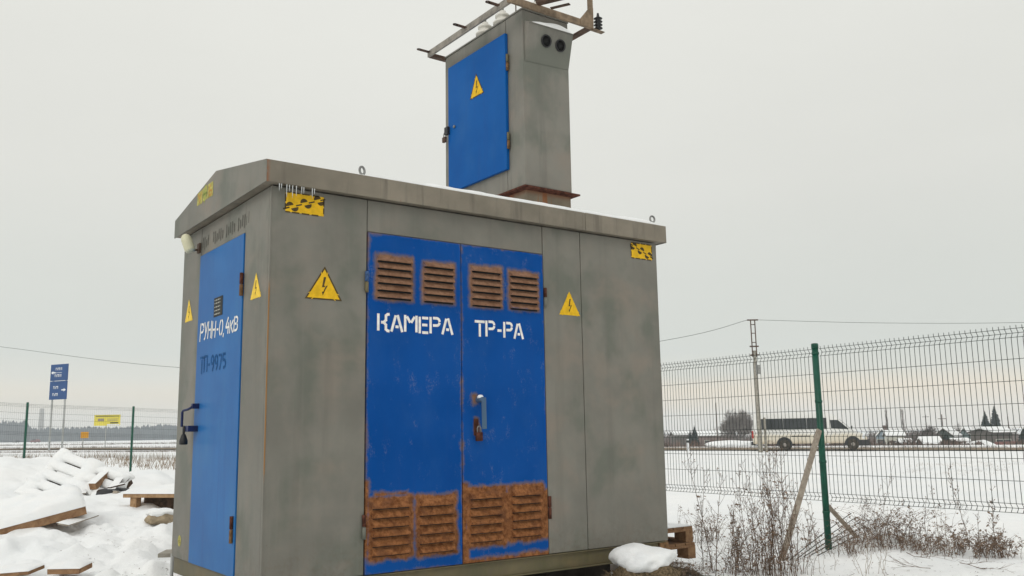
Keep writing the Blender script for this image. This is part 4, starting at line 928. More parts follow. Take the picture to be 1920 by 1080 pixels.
def car(name, label, px, dep, mat, yaw, sc=1.0):
    g = gpt(px, dep); r_ = empty(name, label, 'car', g, yaw); r_.matrix_world = Matrix.Translation(g) @ Matrix.Rotation(yaw, 4, 'Z'); r_.scale = (sc, sc, sc)
    mb = MB(); pr = [(-2.1, .35), (2.1, .35), (2.15, .75), (1.2, .92), (.55, 1.42), (-1.2, 1.46), (-2.0, .95)]
    mb.prism([(x, -.85, z) for x, z in pr], (0, 1.7, 0)); mb.build('body', M[mat], r_, .04)
    mb = MB(); mb.prism([(x, -.862, z) for x, z in [(1.0, .95), (.5, 1.36), (-1.1, 1.38), (-1.7, .98)]], (0, 1.724, 0)); mb.build('window', M['glass'], r_)
    for x in (-1.3, 1.3):
        for y in (-.8, .62): mb = MB(); mb.lathe([(.32, 0), (.32, .18)], 14, (x, y, .32), (0, 1, 0)); mb.build('wheel', M['tyre'], r_)
    for y in (-.6, .6): MB().box((2.10, y-.15, .62), (2.17, y+.15, .78)).build('headlight', M['sign_white'], r_)
    return r_
car('parked_car', 'dark red car far away on the snow field behind the blue sign', 66, 370, 'carred', R(120)); car('parked_car', 'small dark car far out left of the dark red car', 30, 400, 'cardark', R(100))
# faint chimney above the far wood
c = gpt(75, 900); MB_ = MB(); MB_.lathe([(3.2, 0), (2.0, 33)], 12, c); tag(MB_.build('chimney', M['concrete']), 'pale distant chimney rising over the far wood', 'chimney')

# ------------------------------------------------------------------ power line
PD = 50.0
pb = gpt(1424, PD); ptop = at(1411, 600, PD)
pp = empty('power_pole', 'concrete power pole with a steel ladder head in front of the white van', 'power pole', pb); pp.matrix_world = Matrix.Translation(pb)
hh = ptop.z-pb.z; lean = (ptop-pb); zc = hh*.765
def along(t): return lean*t
MB().tube([along(-.02), along(.765)], [.125, .09], 4, smooth=False).build('mast', M['concrete'], pp)
e = HR*.115
mb = MB(); mb.bar(along(.72)-e, along(1.0)-e, .06, .06); mb.bar(along(.72)+e, along(1.0)+e, .06, .06)
for t_ in (.765, .83, .90, .965): mb.bar(along(t_)-e, along(t_)+e, .05, .04)
mb.build('steel_head', M['armdark'], pp); mb = MB()
for t_ in (.735, .80): mb.bar(along(t_)-HR*.24, along(t_)+HR*.24, .10, .07)
mb.bar(along(1.0)-HR*.3, along(1.0)+HR*.3, .07, .07); mb.build('crossarm', M['armdark'], pp)
MB().box((-.14, -.2, 0), (.14, -.12, .5)).build('notice_plate', M['steel'], pp, 0, along(.59)); MB().tube([HR*.32+Vector((0, 0, -.3)), HR*.30+Vector((0, 0, 1.9))], .07, 4, smooth=False).build('ground_stub', M['concrete'], pp)
def cable(label, pts, r_=.011):
    pts = [Vector(p) for p in pts]; out = []
    for i in range(len(pts)-1):
        p0, p1, p2, p3 = pts[max(i-1, 0)], pts[i], pts[i+1], pts[min(i+2, len(pts)-1)]
        for k in range(10):
            t = k/10; out.append(.5*((2*p1)+(p2-p0)*t+(2*p0-5*p1+4*p2-p3)*t*t+(3*p1-p0-3*p2+p3)*t**3))
    out.append(pts[-1]); mb = MB(); mb.tube(out, r_, 5); tag(mb.build('cable', M['wire']), label, 'cable')
cable('sagging overhead cable passing behind the cabin to the head of the power pole', [at(-420, 592, 70), at(-160, 630, 65.5), at(0, 650, 63), at(335, 689, 59), at(800, 702, 54.5), at(1242, 639, 51), ptop-HR*.3], .012)
cable('overhead cable leaving the power pole towards the right edge', [ptop+HR*.3, at(1650, 605.5, 49), at(1920, 604.5, 46.5), at(2300, 590, 44)], .010)

# ------------------------------------------------------------------ the white van
VD = 53.0
vg = gpt(1521, VD); va = at(1415, 846, VD+1.1); vb = at(1629, 846, VD-1.1); vx = (vb-va); vx.z = 0; VL = vx.length; vx.normalize()
vn = Vector((-vx.y, vx.x, 0)); vn = vn if vn.dot(HF) > 0 else -vn
vo = (va+vb)/2; vz = (at(1470, 846, VD).z + at(1602, 846, VD).z)/2
strip_z = float(ground_z(vo.x, vo.y, False))+.06
van = empty('white_van', 'long white minibus splashed with brown road dirt driving right behind the fence', 'van', (vo.x, vo.y, strip_z)); van.matrix_world = Matrix.Translation((vo.x, vo.y, strip_z)) @ Matrix.Rotation(math.atan2(vx.y, vx.x), 4, 'Z')
VH = (at(1521, 773.5, VD).z-strip_z); k_ = VL/2
# side profile in metres: x from the rear (-) to the nose (+)
prof = [(-.985, .17), (.90, .17), (.985, .22), (.99, .30), (.965, .36), (.92, .42), (.72, .54), (.525, .81), (.45, .945), (.28, .995), (-.85, 1.0), (-.955, .97), (-.985, .60), (-.995, .36)]
prof = [(x*k_, z*VH) for x, z in prof]
def vw_(z): return .98 if z < VH*.58 else .98-.15*(z-VH*.58)/(VH*.42)
bm = bmesh.new(); sd = []
for s_ in (-1, 1): sd.append([bm.verts.new((x, s_*vw_(z), z)) for x, z in prof])
n = len(prof)
for i in range(n): bm.faces.new((sd[0][i], sd[0][(i+1) % n], sd[1][(i+1) % n], sd[1][i]))
bm.faces.new(sd[0][::-1]); bm.faces.new(sd[1]); bmesh.ops.recalc_face_normals(bm, faces=bm.faces); bmesh.ops.bevel(bm, geom=bm.edges[:], offset=.06, segments=2, affect='EDGES', profile=.5)
bmesh.ops.triangulate(bm, faces=[f for f in bm.faces if len(f.verts) > 4])
me = bpy.data.meshes.new('body'); bm.to_mesh(me); bm.free(); me.materials.append(M['vanpaint']); vb_ = bpy.data.objects.new('body', me); COL.objects.link(vb_); vb_.parent = van
def vpx(px): return ((px-1415)/(1629-1415)*2-1)*k_
def vpz(py): return (846-py)/(846-773.5)*VH
def vwin(name, pts, mat='glass', off=.012, th=.03, mirror=True):
    for s_ in ((-1, 1) if mirror else (-1,)):
        vs = [(x, s_*(vw_(z)+off), z) for x, z in pts]; MB().prism(vs, (0, -s_*th, 0)).build(name, M[mat], van)
for a, b in ((1427, 1475.2), (1475.6, 1519.2), (1519.7, 1541.2), (1541.6, 1556.5)): vwin('side_window', [(vpx(a), vpz(805.5)), (vpx(b), vpz(805.5)), (vpx(b-.4), vpz(784.5)), (vpx(a), vpz(784.5))])
vwin('cab_window', [(vpx(1564), vpz(805)), (vpx(1596), vpz(807)), (vpx(1588), vpz(799)), (vpx(1577), vpz(789)), (vpx(1562.5), vpz(789))])
MB().box((k_*.725, -.8, VH*.545), (k_*.735, .8, VH*.555)).build('wiper', M['bumper'], van)
ws = [(k_*.705+.02, -.78, VH*.562), (k_*.705+.02, .78, VH*.562), (k_*.535+.02, .7, VH*.80), (k_*.535+.02, -.7, VH*.80)]
MB().prism(ws, (.01, 0, .012)).build('windscreen', M['glass'], van)
for wxp, nm in ((1476, 'rear'), (1601.5, 'front')):
    for s_ in (-1, 1):
        c = (vpx(wxp), s_*.80, VH*.145); ax = (0, s_, 0); rr_ = VH*.150
        mb = MB(); mb.lathe([(rr_*.62, .2), (rr_*.7, .215), (rr_*.92, .205), (rr_, .17), (rr_, 0), (.05, 0)], 26, c, ax); wh = mb.build('wheel', M['tyre'], van)
        mb = MB(); mb.lathe([(rr_*.62, .19), (rr_*.55, .17), (rr_*.3, .205), (rr_*.16, .23), (.01, .235)], 20, c, ax); mb.build('rim', M['rim'], wh)
        mb = MB(); th = [R(-8+196*i/18) for i in range(19)]; c0 = Vector(c)
        for i in range(18):
            p = [Vector((c0.x+math.cos(t_)*r__, s_*(.985), c0.z+math.sin(t_)*r__)) for t_, r__ in ((th[i], rr_*1.08), (th[i+1], rr_*1.08), (th[i+1], rr_*1.38), (th[i], rr_*1.38))]
            mb.prism(p, (0, s_*.02, 0))
        mb.prism([Vector((c0.x+math.cos(t_)*rr_*1.08, s_*.984, c0.z+math.sin(t_)*rr_*1.08)) for t_ in th], (0, s_*.004, 0))
        mb.build('wheel_arch', M['bumper'], van)
        MB().box((vpx(wxp)-rr_*1.5, s_*.9-.05, VH*.02), (vpx(wxp)-rr_*1.45, s_*.9+.05, VH*.2)).build('mudflap', M['black'], van)
MB().box((vpx(1612), -1.0, VH*.11), (vpx(1631), 1.0, VH*.265)).build('front_bumper', M['bumper'], van, .05); MB().box((vpx(1412.5), -.96, VH*.14), (vpx(1417), .96, VH*.24)).build('rear_bumper', M['bumper'], van, .03)
for s_ in (-1, 1):
    MB().box((vpx(1599.5), s_*1.12-.1, vpz(806)), (vpx(1602.5), s_*1.12+.1, vpz(800.5))).build('wing_mirror', M['bumper'], van, .02)
    MB().box((vpx(1414.5), s_*.90-.1, vpz(822)), (vpx(1418), s_*.93+.05, vpz(808))).build('tail_light', M['lamp_red'], van, .01)
    MB().box((vpx(1618), s_*.82-.16, vpz(826)), (vpx(1624), s_*.82+.17, vpz(817))).build('headlight', M['sign_white'], van, .02)
mb = MB(); mb.lathe([(.09, 0), (.09, .012), (.06, .012), (.06, .004), (.001, .004)], 18, (vpx(1546), -.985, vpz(810)), (0, -1, 0)); mb.build('round_emblem', M['lamp_red'], van)
MB().box((vpx(1499), -.35, VH*.985), (vpx(1515), .35, VH*1.03)).build('roof_vent', M['vanpaint'], van, .03)
mb = MB(); mb.box((vpx(1490), -1.0, vpz(819.5)), (vpx(1524), -.985, vpz(818.3))); mb.build('door_rail', M['bumper'], van)

# roadside marker and snow bank
p = gpt(1288.5, 54.5); rm_ = empty('marker_post', 'white roadside marker post with a black band at the left of the van', 'marker post', p); rm_.matrix_world = Matrix.Translation(p)
MB().box((-.06, -.05, -.1), (.06, .05, .72)).build('post', M['sign_white'], rm_, .01); MB().box((-.063, -.053, .5), (.063, .053, .64)).build('black_band', M['plate'], rm_)

# ------------------------------------------------------------------ village beyond the road
def house(name, label, cat, px0, px1, py_eave, py_ridge, dep, mat, rz=0, depth=None, gable_front=False, snow=True, wins=(), chim=None, base_py=842, group=None, lower=None):
    """a gabled house; px0..px1 its front in the photograph, ridge along the front unless gable_front"""
    a = at(px0, base_py, dep); b = at(px1, base_py, dep); wd = (b-a).length; c = (a+b)/2; ze = at((px0+px1)/2, py_eave, dep).z; zr = at((px0+px1)/2, py_ridge, dep).z
    g = min(float(ground_z(c.x, c.y)), c.z)-.2; dp = depth or wd*.8
    xa = (b-a); xa.z = 0; xa.normalize(); r_ = empty(name, label, cat, None, 0, group); r_.matrix_world = frame(Vector((c.x, c.y, g)), Matrix.Rotation(rz, 3, 'Z') @ xa)
    ze -= g; zr -= g; hw, hd = wd/2, dp/2
    if gable_front:
        MB().prism([(-hw, -hd, 0), (hw, -hd, 0), (hw, -hd, ze), (0, -hd, zr), (-hw, -hd, ze)], (0, dp, 0)).build('wall', M[mat], r_)
        E_ = [((-hw, ze), (0, zr)), ((hw, ze), (0, zr))]
        for (x0, z0), (x1, z1) in E_:
            ex = x0+(x0-x1)*.12; ez = z0+(z0-z1)*.12
            ro = MB().prism([(ex, -hd-.35, ez), (x1, -hd-.35, z1), (x1, -hd-.35, z1+.12), (ex, -hd-.35, ez+.12)], (0, dp+.7, 0)).build('roof', M['wall_dark'], r_)
            if snow: MB().prism([(ex, -hd-.30, ez+.121), (x1, -hd-.30, z1+.121), (x1, -hd-.30, z1+.40), (ex, -hd-.30, ez+.36)], (0, dp+.6, 0)).build('snow_cap', M['snow'], ro)
    else:
        MB().prism([(-hw, -hd, 0), (-hw, hd, 0), (-hw, hd, ze), (-hw, 0, zr), (-hw, -hd, ze)], (wd, 0, 0)).build('wall', M[mat], r_)
        for s_ in (-1, 1):
            ey = s_*hd*1.14; ez = ze-(zr-ze)*.14
            ro = MB().prism([(-hw-.35, ey, ez), (-hw-.35, 0, zr), (-hw-.35, 0, zr+.12), (-hw-.35, ey, ez+.12)], (wd+.7, 0, 0)).build('roof', M['wall_dark'], r_)
            if snow: MB().prism([(-hw-.3, ey, ez+.121), (-hw-.3, 0, zr+.121), (-hw-.3, 0, zr+.40), (-hw-.3, ey, ez+.36)], (wd+.6, 0, 0)).build('snow_cap', M['snow'], ro)
    for (u, v, ww, wh) in wins:
        wh = min(wh, ze*.34); v = ze*.42 if not gable_front else ze*.5
        f = MB().box((-hw+wd*u-ww/2-.08, -hd-.05, v-.08), (-hw+wd*u+ww/2+.08, -hd-.001, v+wh+.08)).build('window', M['wall_cream'], r_); MB().box((-hw+wd*u-ww/2, -hd-.06, v), (-hw+wd*u+ww/2, -hd-.051, v+wh)).build('pane', M['glass'], f)
    if lower: MB().box((-hw-.5, -hd-1.2, 0), (hw+.5, -hd-1.1, ze*lower)).build('board_fence', M['wall_red'], r_)
    if chim is not None: MB().box((-hw+wd*chim-.3, -.3, ze), (-hw+wd*chim+.3, .3, zr+.8)).build('chimney', M['wall_brick'], r_)
    return r_
HSE = 'houses of the village beyond the road'
house('village_house', 'blue grey gabled house with snowy roof just right of the van nose', 'house', 1646, 1668, 819, 806, 165, 'wall_blue', -.45, None, True, True, [(.3, 4.2, 1.0, 1.2), (.7, 4.2, 1.0, 1.2)], .7, group=HSE)
house('village_house', 'long house with snow roof on the far left, first right of the cabin', 'house', 1262, 1292, 816, 810, 190, 'wall_dark', .1, group=HSE)
house('village_house', 'low dark house with wide snow roof between the small spruces and the bare tree', 'house', 1311, 1356, 817, 810, 185, 'wall_brick', -.1, group=HSE, wins=[(.3, 1.6, .9, 1.0), (.7, 1.6, .9, 1.0)])
house('village_house', 'pale plastered house with slanting snow roof behind the first poplar', 'house', 1664, 1693, 818, 810.5, 160, 'wall_cream', -.15, group=HSE, wins=[(.35, 2.6, 1.0, 1.0)])
house('garden_shed', 'low shed under a rounded snow roof right of the pale house', 'shed', 1688, 1706, 833, 827, 128, 'wall_brick', 0)
house('garden_shed', 'dark shed under a white hipped snow roof below the big bare bush', 'shed', 1728, 1760, 833, 823.5, 122, 'wall_dark', .05, group=None)
house('village_house', 'dark green gabled house with steep white roof behind the dark conifer bush', 'house', 1762, 1796, 818, 804, 150, 'wall_dgreen', -.62, 6.5, True, group=HSE, wins=[(.5, 4.5, .9, 1.0)])
house('village_house', 'grey green gabled house with large snow roof left of the red barn', 'house', 1803, 1830, 820, 804, 155, 'wall_teal', -.6, 7.5, True, group=HSE, wins=[(.35, 3.4, 1.0, 1.2), (.68, 3.4, 1.0, 1.2)])
house('garden_shed', 'thin lean to shed with a flat strip of snow before the grey green house', 'shed', 1786, 1812, 828.5, 826, 130, 'wall_brick', 0)
house('barn', 'large red brown barn with snow roof under the two tall spruces', 'barn', 1843, 1878, 811, 804.5, 140, 'wall_dark', 0, 7, False, True, [(.3, 2.4, 1.0, 1.0), (.7, 2.4, 1.0, 1.0)], None, 842, None, .62)
house('village_house', 'dark gabled house with snowy roof right of the red brown barn', 'house', 1879, 1900, 813, 806, 143, 'wall_brick', -.55, 6, True, group=HSE)
def mound(label, px, dep, r_, sq, dz=0):
    g = gpt(px, dep); o = lump('snow_mound', label, 'snow mound', g+Vector((0, 0, dz)), r_, 'snow', sq, int(px) % 13); return o
mound('low snow mound before the red brown barn', 1822, 118, 2.6, (1.2, 1, .5), .4); mound('ploughed snow bank along the far side of the road behind the van', 1376, 75, 1.6, (2.2, .6, .22), .15)
# trees ------------------------------------------------------------
def crown_twigs(mb, o, d, ln, r_, lev, spread=.55, kids=4, upw=.15, thin=.6):
    d = d.normalized(); segs = 3; pts = [o]; p = o.copy(); dd = d.copy()
    for i in range(segs):
        dd = (dd + Vector((random.uniform(-1, 1), random.uniform(-1, 1), random.uniform(-.6, 1)))*.13).normalized(); p = p+dd*(ln/segs); pts.append(p.copy())
    mb.tube(pts, [r_, r_*.85, r_*.7, r_*.5], 4 if lev > 1 else 3, cap=False, smooth=False)
    if lev == 0: return
    for k in range(kids):
        t = random.uniform(.3, 1.0); q = pts[0].lerp(pts[-1], t) if k < kids-1 else pts[-1]
        i = min(segs-1, int(t*segs)); q = pts[i].lerp(pts[i+1], t*segs-i) if k < kids-1 else pts[-1]
        nd = (dd + Vector((random.uniform(-1, 1), random.uniform(-1, 1), random.uniform(-.7, .8)))*spread + Vector((0, 0, upw))).normalized()
        crown_twigs(mb, q, nd, ln*random.uniform(.55, .78), r_*thin, lev-1, spread, kids, upw, thin)
def bare_tree(label, px, dep, py_top, mat, spread=.6, kids=5, lev=4, trunkf=.25, upw=.15, name='bare_tree', cat='tree', group=None, r0=.03, multi=1):
    g = gpt(px, dep); H = at(px, py_top, dep).z-g.z; r_ = empty(name, label, cat, None, 0, group); r_.matrix_world = Matrix.Translation(g)
    mb = MB(); mb.tube([(0, 0, -.3), (H*.01, 0, H*trunkf*.5), (0, 0, H*trunkf)], [H*r0, H*r0*.85, H*r0*.7], 7); mb.build('trunk', M[mat], r_)
    mb = MB()
    for k in range(6+multi):
        crown_twigs(mb, Vector((0, 0, H*trunkf*random.uniform(.7, 1))), Vector((random.uniform(-1, 1)*spread, random.uniform(-1, 1)*spread, 1)), H*(.30 if lev > 3 else .36), H*r0*.42, lev, spread, kids, upw)
    # rounded outline, then bring the crown to the height seen
    Rm = max(math.hypot(v[0], v[1]) for v in mb.v); z0 = H*trunkf*.7; mb.v = [(v[0], v[1], z0+(v[2]-z0)*(1-.55*(math.hypot(v[0], v[1])/Rm)**1.6)) for v in mb.v]
    zmax = max(v[2] for v in mb.v); f = (H-z0)/(zmax-z0); mb.v = [(v[0], v[1], z0+(v[2]-z0)*f) for v in mb.v]
    mb.build('crown', M[mat], r_); return r_
bare_tree('large rounded bare tree left of the power pole', 1385, 150, 764, 'bark_pale', .85, 6, 4, .22, .12)
bare_tree('wide bare fruit tree above the white roofed shed', 1738, 140, 792, 'bark', 1.1, 6, 4, .2, .0)
bare_tree('small pale bare tree behind the dark green house', 1795, 175, 791, 'bark_pale', .7, 5, 3, .25, .1)
bare_tree('leafless thicket tree right of the second poplar', 1705, 135, 808, 'bark', 1.0, 6, 4, .15, .05)
def poplar(label, px, dep, py_top, mat):
    g = gpt(px, dep); H = at(px, py_top, dep).z-g.z; r_ = empty('bare_poplar', label, 'tree'); r_.matrix_world = Matrix.Translation(g)
    MB().tube([(0, 0, -.3), (0, 0, H*.6), (0, 0, H*.97)], [H*.02, H*.011, H*.002], 6).build('trunk', M[mat], r_); mb = MB()
    for k in range(230):
        z = H*random.uniform(.12, .93); a = random.uniform(0, 2*PI); l = H*random.uniform(.08, .17); d_ = Vector((math.cos(a)*.22, math.sin(a)*.22, 1)).normalized(); p = Vector((math.cos(a), math.sin(a), 0))*H*.006+Vector((0, 0, z))
        mb.tube([p, p+d_*l*.6, p+d_*l+Vector((0, 0, l*.1))], [.018, .012, .005], 3, cap=False, smooth=False)
    mb.build('crown', M[mat], r_); return r_
poplar('slim bare poplar, the left of the two behind the pale house', 1663.5, 190, 767, 'bark'); poplar('slim bare poplar, the right of the two behind the pale house', 1694, 190, 766, 'bark_pale')
def spruce(label, px, dep, py_top, wpx, name='spruce_tree', group=None, py_base=None):
    g = gpt(px, dep); H = at(px, py_top, dep).z-g.z; Rb = wpx/2/F*dep*1.75; r_ = empty(name, label, 'tree', None, 0, group); r_.matrix_world = Matrix.Translation(g)
    MB().tube([(0, 0, -.3), (0, 0, H*.98)], [H*.018, H*.003], 6).build('trunk', M['bark'], r_); mb = MB()
    for k in range(900):
        t = random.random()**.75; z = H*(.06+.92*t); rr = Rb*(1-t)**.85*random.uniform(.55, 1.12)+.06*H*.05; a = random.uniform(0, 2*PI); o = Vector((0, 0, z)); e = Vector((math.cos(a)*rr, math.sin(a)*rr, z-rr*.30)); s_ = Vector((-math.sin(a), math.cos(a), 0))*rr*random.uniform(.10, .22); m_ = o.lerp(e, .6)
        mb.add([o, m_-s_, e, m_+s_, m_-Vector((0, 0, rr*.22))], [(0, 1, 2, 3), (0, 4, 2)])
        mb.add([m_, e+s_*.6-Vector((0, 0, rr*.14)), m_-Vector((0, 0, rr*.25))], [(0, 1, 2)])
    mb.build('crown', M['spruce'], r_); return r_
spruce('tall spruce, the left and lower of the pair above the red brown barn', 1848.5, 165, 768, 23); spruce('tall spruce, the right and taller of the pair above the red brown barn', 1867, 165, 757.5, 24)
spruce('small dark spruce with pointed top right beside the snow roofed house', 1302, 160, 796, 15); spruce('smallest dark spruce, left of the pointed one near the cabin', 1293.5, 158, 805, 13)
spruce('dark conifer cut by the right edge of the frame', 1921, 120, 797, 34); spruce('squat dark conifer bush below the dark green house', 1772, 118, 811, 26)
for px, py, dep, lab, cb in ((1767.5, 777, 150, 'thin wooden power pole with a crossbar above the dark green house', 785), (1737, 778, 190, 'faint far pole with a lamp arm over the wide fruit tree', 781.5), (1891, 781, 160, 'thin pole right of the tall spruces', None), (1344.5, 755, 140, 'slim bare mast left of the rounded bare tree', None)):
    g = gpt(px, dep); h = at(px-1, py, dep).z-g.z; r_ = empty('utility_pole', lab, 'pole'); r_.matrix_world = Matrix.Translation(g)
    MB().tube([(0, 0, -.3), (0, 0, h)], [.12, .08], 8).build('mast', M['bark'], r_)
    if cb: zc_ = at(px, cb, dep).z-g.z; MB().bar(-HR*.7+Vector((0, 0, zc_)), HR*.7+Vector((0, 0, zc_)), .10, .10).build('crossbar', M['bark'], r_)
# brown scrub between the road and the houses: uncountable twigs
mb = MB()
for i in range(560):
    px = random.uniform(1235, 1960); dep = random.uniform(72, 150)
    if 1836 < px < 1886 and dep < 145: continue
    g = gpt(px, dep); hh_ = random.uniform(.4, 1.15)*(.8+.6*float(vnoise(px*.03, dep*.03, 4)+.5))
    if dep < 95: hh_ *= .55
    if 1410 < px < 1640: hh_ *= .8
    for k in range(9):
        a = random.uniform(0, 2*PI); sp2 = random.uniform(.1, .7); t_ = g+Vector((math.cos(a)*sp2*hh_, math.sin(a)*sp2*hh_, hh_*random.uniform(.5, 1)))
        b0 = g+Vector((random.uniform(-.5, .5), random.uniform(-.5, .5), -.1)); s_ = HR*random.uniform(.03, .08); mb.add([b0-s_, b0+s_, t_], [(0, 1, 2)])
        for j in range(4):
            m_ = b0.lerp(t_, random.uniform(.3, .9)); e = m_+Vector((random.uniform(-.5, .5), random.uniform(-.5, .5), random.uniform(0, .5)))*hh_*.6; mb.add([m_-s_*.5, m_+s_*.5, e], [(0, 1, 2)])
for i in range(900):
    px = random.uniform(1225, 1990); dep = random.uniform(178, 300); g = gpt(px, dep); hh_ = random.uniform(1.6, 3.3)*(.7+.7*float(vnoise(px*.02, 1, 6)+.5))*dep/200
    for k in range(12):
        a = random.uniform(0, 2*PI); sp2 = random.uniform(.1, .6); t_ = g+Vector((math.cos(a)*sp2*hh_, math.sin(a)*sp2*hh_, hh_*random.uniform(.45, 1)))
        b0 = g+Vector((random.uniform(-1, 1), random.uniform(-1, 1), -.1)); s_ = HR*random.uniform(.05, .16); mb.add([b0-s_, b0+s_, t_], [(0, 1, 2)])
        for j in range(3):
            m_ = b0.lerp(t_, random.uniform(.3, .9)); e = m_+Vector((random.uniform(-.5, .5), random.uniform(-.5, .5), random.uniform(0, .4)))*hh_*.5; mb.add([m_-s_*.6, m_+s_*.6, e], [(0, 1, 2)])
tag(mb.build('scrub', M['scrub']), 'brown winter scrub between the road and the village', None, None, 'stuff')
# far wood on the left horizon
mb = MB()
for i in range(2600):
    px = random.uniform(-320, 520); dep = random.uniform(620, 900); g = gpt(px, dep); base_h = 10.5 + (4.5 if px < 48 else 0)+3*float(vnoise(px*.02, 0, 3)); H = base_h*random.uniform(.86, 1.03); rr = random.uniform(1.8, 3.6); n_ = 6; a0 = random.uniform(0, 1)
    ringv = [g+Vector((math.cos(a0+2*PI*k/n_)*rr*random.uniform(.7, 1.2), math.sin(a0+2*PI*k/n_)*rr*random.uniform(.7, 1.2), H*random.uniform(.35, .6))) for k in range(n_)]; foot = [g+Vector((math.cos(a0+2*PI*k/n_)*rr*.9, math.sin(a0+2*PI*k/n_)*rr*.9, -.4)) for k in range(n_)]
    mb.add(foot+ringv+[g+Vector((random.uniform(-.6, .6), random.uniform(-.6, .6), H))], [(k, (k+1) % n_, n_+(k+1) % n_, n_+k) for k in range(n_)]+[(n_+k, n_+(k+1) % n_, 2*n_) for k in range(n_)])
tag(mb.build('forest', M['far']), 'far winter wood along the left horizon', None, None, 'stuff')

# ------------------------------------------------------------------ dry weeds
def weed(label, px, py, h, lean=0, stems=2, br=14, leaf=0, mat='weed', blen=.22, group=None, spread=.10, r_=.0038, name='dry_weed', kind=None, droop=0, seeds=.6):
    g = gpy(px, py); root = tag(bpy.data.objects.new(name, None), label, 'weed', group); COL.objects.link(root); root.location = g
    st = MB(); sd_ = MB()
    def flake(p, s_):
        a = Vector((random.uniform(-1, 1), random.uniform(-1, 1), random.uniform(-1, 1))).normalized(); b = a.orthogonal().normalized()
        sd_.add([p-a*s_, p+b*s_*.55, p+a*s_, p-b*s_*.5+a*s_*.2], [(0, 1, 2, 3)])
    for s_i in range(stems):
        hs = h*1.1*(1 if s_i == 0 else random.uniform(.45, .95)); a = random.uniform(0, 2*PI); d0 = HR*(lean+random.uniform(-.12, .12)*(1+stems*.1))+HF*random.uniform(-.15, .15)
        o = HR*random.uniform(-spread, spread)+HF*random.uniform(-spread, spread); pts = []; n = 11
        for i in range(n):
            t = i/(n-1); pts.append(o+d0*hs*t+(HR*math.sin(t*3+a)+HF*math.cos(t*4+a))*.025*hs+Vector((random.uniform(-.008, .008), random.uniform(-.008, .008), hs*t*(1-.35*droop*t*t)-.06*(1-t))))
        st.tube(pts, [r_*(1-.72*i/(n-1)) for i in range(n)], 4, cap=False)
        for k in range(int(br*hs/h)):
            t = random.uniform(.22, .98); i = min(n-2, int(t*(n-1))); p = pts[i].lerp(pts[i+1], t*(n-1)-i); a2 = random.uniform(0, 2*PI); ln = blen*h*random.uniform(.35, 1.1)*(1.15-t*.75)
            d = Vector((math.cos(a2)*.62, math.sin(a2)*.62, .75)).normalized(); q1 = p+d*ln*.5; q2 = p+d*ln+Vector((0, 0, .12*ln)); st.tube([p, q1, q2], [r_*.42, r_*.34, r_*.18], 3, cap=False)
            for j in range(3):
                b0 = p.lerp(q2, random.uniform(.35, .95)); b1 = b0+Vector((random.uniform(-1, 1), random.uniform(-1, 1), random.uniform(.2, 1.2))).normalized()*ln*.35; st.tube([b0, b1], [r_*.26, r_*.14], 3, cap=False)
                if random.random() < seeds: flake(b1, random.uniform(.005, .011)); flake(b0.lerp(b1, .6), random.uniform(.004, .009))
            if random.random() < seeds: flake(q2, random.uniform(.006, .012))
        for k in range(leaf):
            t = random.uniform(.15, .8); i = min(n-2, int(t*(n-1))); p = pts[i].lerp(pts[i+1], .5)+Vector((random.uniform(-.05, .05), random.uniform(-.05, .05), random.uniform(-.04, .02))); flake(p, random.uniform(.012, .028))
    st.build('stem', M[mat], root)
    if sd_.f: o_ = sd_.build('seed_head', M['seed'], root); o_['kind'] = 'stuff'
    return root
def bush(label, px, py, h, wdt, n=90, arch=1.0, leaf=3, mat='weed', lean=0, name='dry_bush'):
    g = gpy(px, py); root = tag(bpy.data.objects.new(name, None), label, 'bush'); COL.objects.link(root); root.location = g; st = MB(); sd_ = MB()
    for k in range(int(n*.46)):
        o = HR*random.gauss(0, wdt*.28)+HF*random.gauss(0, wdt*.2); a = random.uniform(0, 2*PI); ln = h*random.uniform(.5, 1.15); hd = Vector((math.cos(a), math.sin(a), 0))*random.uniform(.2, .9)*arch + HR*lean; pts = []
        p0 = Vector((o.x, o.y, float(ground_z(g.x+o.x, g.y+o.y))-g.z-.03)); m_ = 6
        for i in range(m_):
            t = i/(m_-1); pts.append(p0+hd*ln*t*t*.9+Vector((random.uniform(-.015, .015), random.uniform(-.015, .015), ln*(t-.42*arch*t*t))))
        st.tube(pts, [.0028*(1-.7*i/(m_-1)) for i in range(m_)], 3, cap=False)
        for j in range(4):
            i = random.randint(1, m_-2); b0 = pts[i].lerp(pts[i+1], random.random()); b1 = b0+Vector((random.uniform(-1, 1), random.uniform(-1, 1), random.uniform(-.3, 1))).normalized()*h*random.uniform(.12, .3); st.tube([b0, b1], [.0013, .0008], 3, cap=False)
            for q in range(max(1, int(leaf*.6))):
                p = b0.lerp(b1, random.random())+Vector((random.uniform(-1, 1), random.uniform(-1, 1), random.uniform(-1, 1)))*.012; aa = Vector((random.uniform(-1, 1), random.uniform(-1, 1), random.uniform(-1, 1))).normalized()*random.uniform(.006, .016); bb = aa.orthogonal()*.6
                sd_.add([p-aa, p+bb, p+aa, p-bb*.7], [(0, 1, 2, 3)])
    st.build('branch', M[mat], root)['kind'] = 'stuff'
    if sd_.f: sd_.build('leaf', M['seed'], root)['kind'] = 'stuff'
    return root
weed('tall twin stemmed dry weed right of the stacked pallets', 1343, 1078, 1.02, .02, 3, 18, 6, r_=.0042)
weed('tall straight dry weed half way between the pallets and the weed clump', 1364, 1076, .62, -.02, 2, 12, 3)
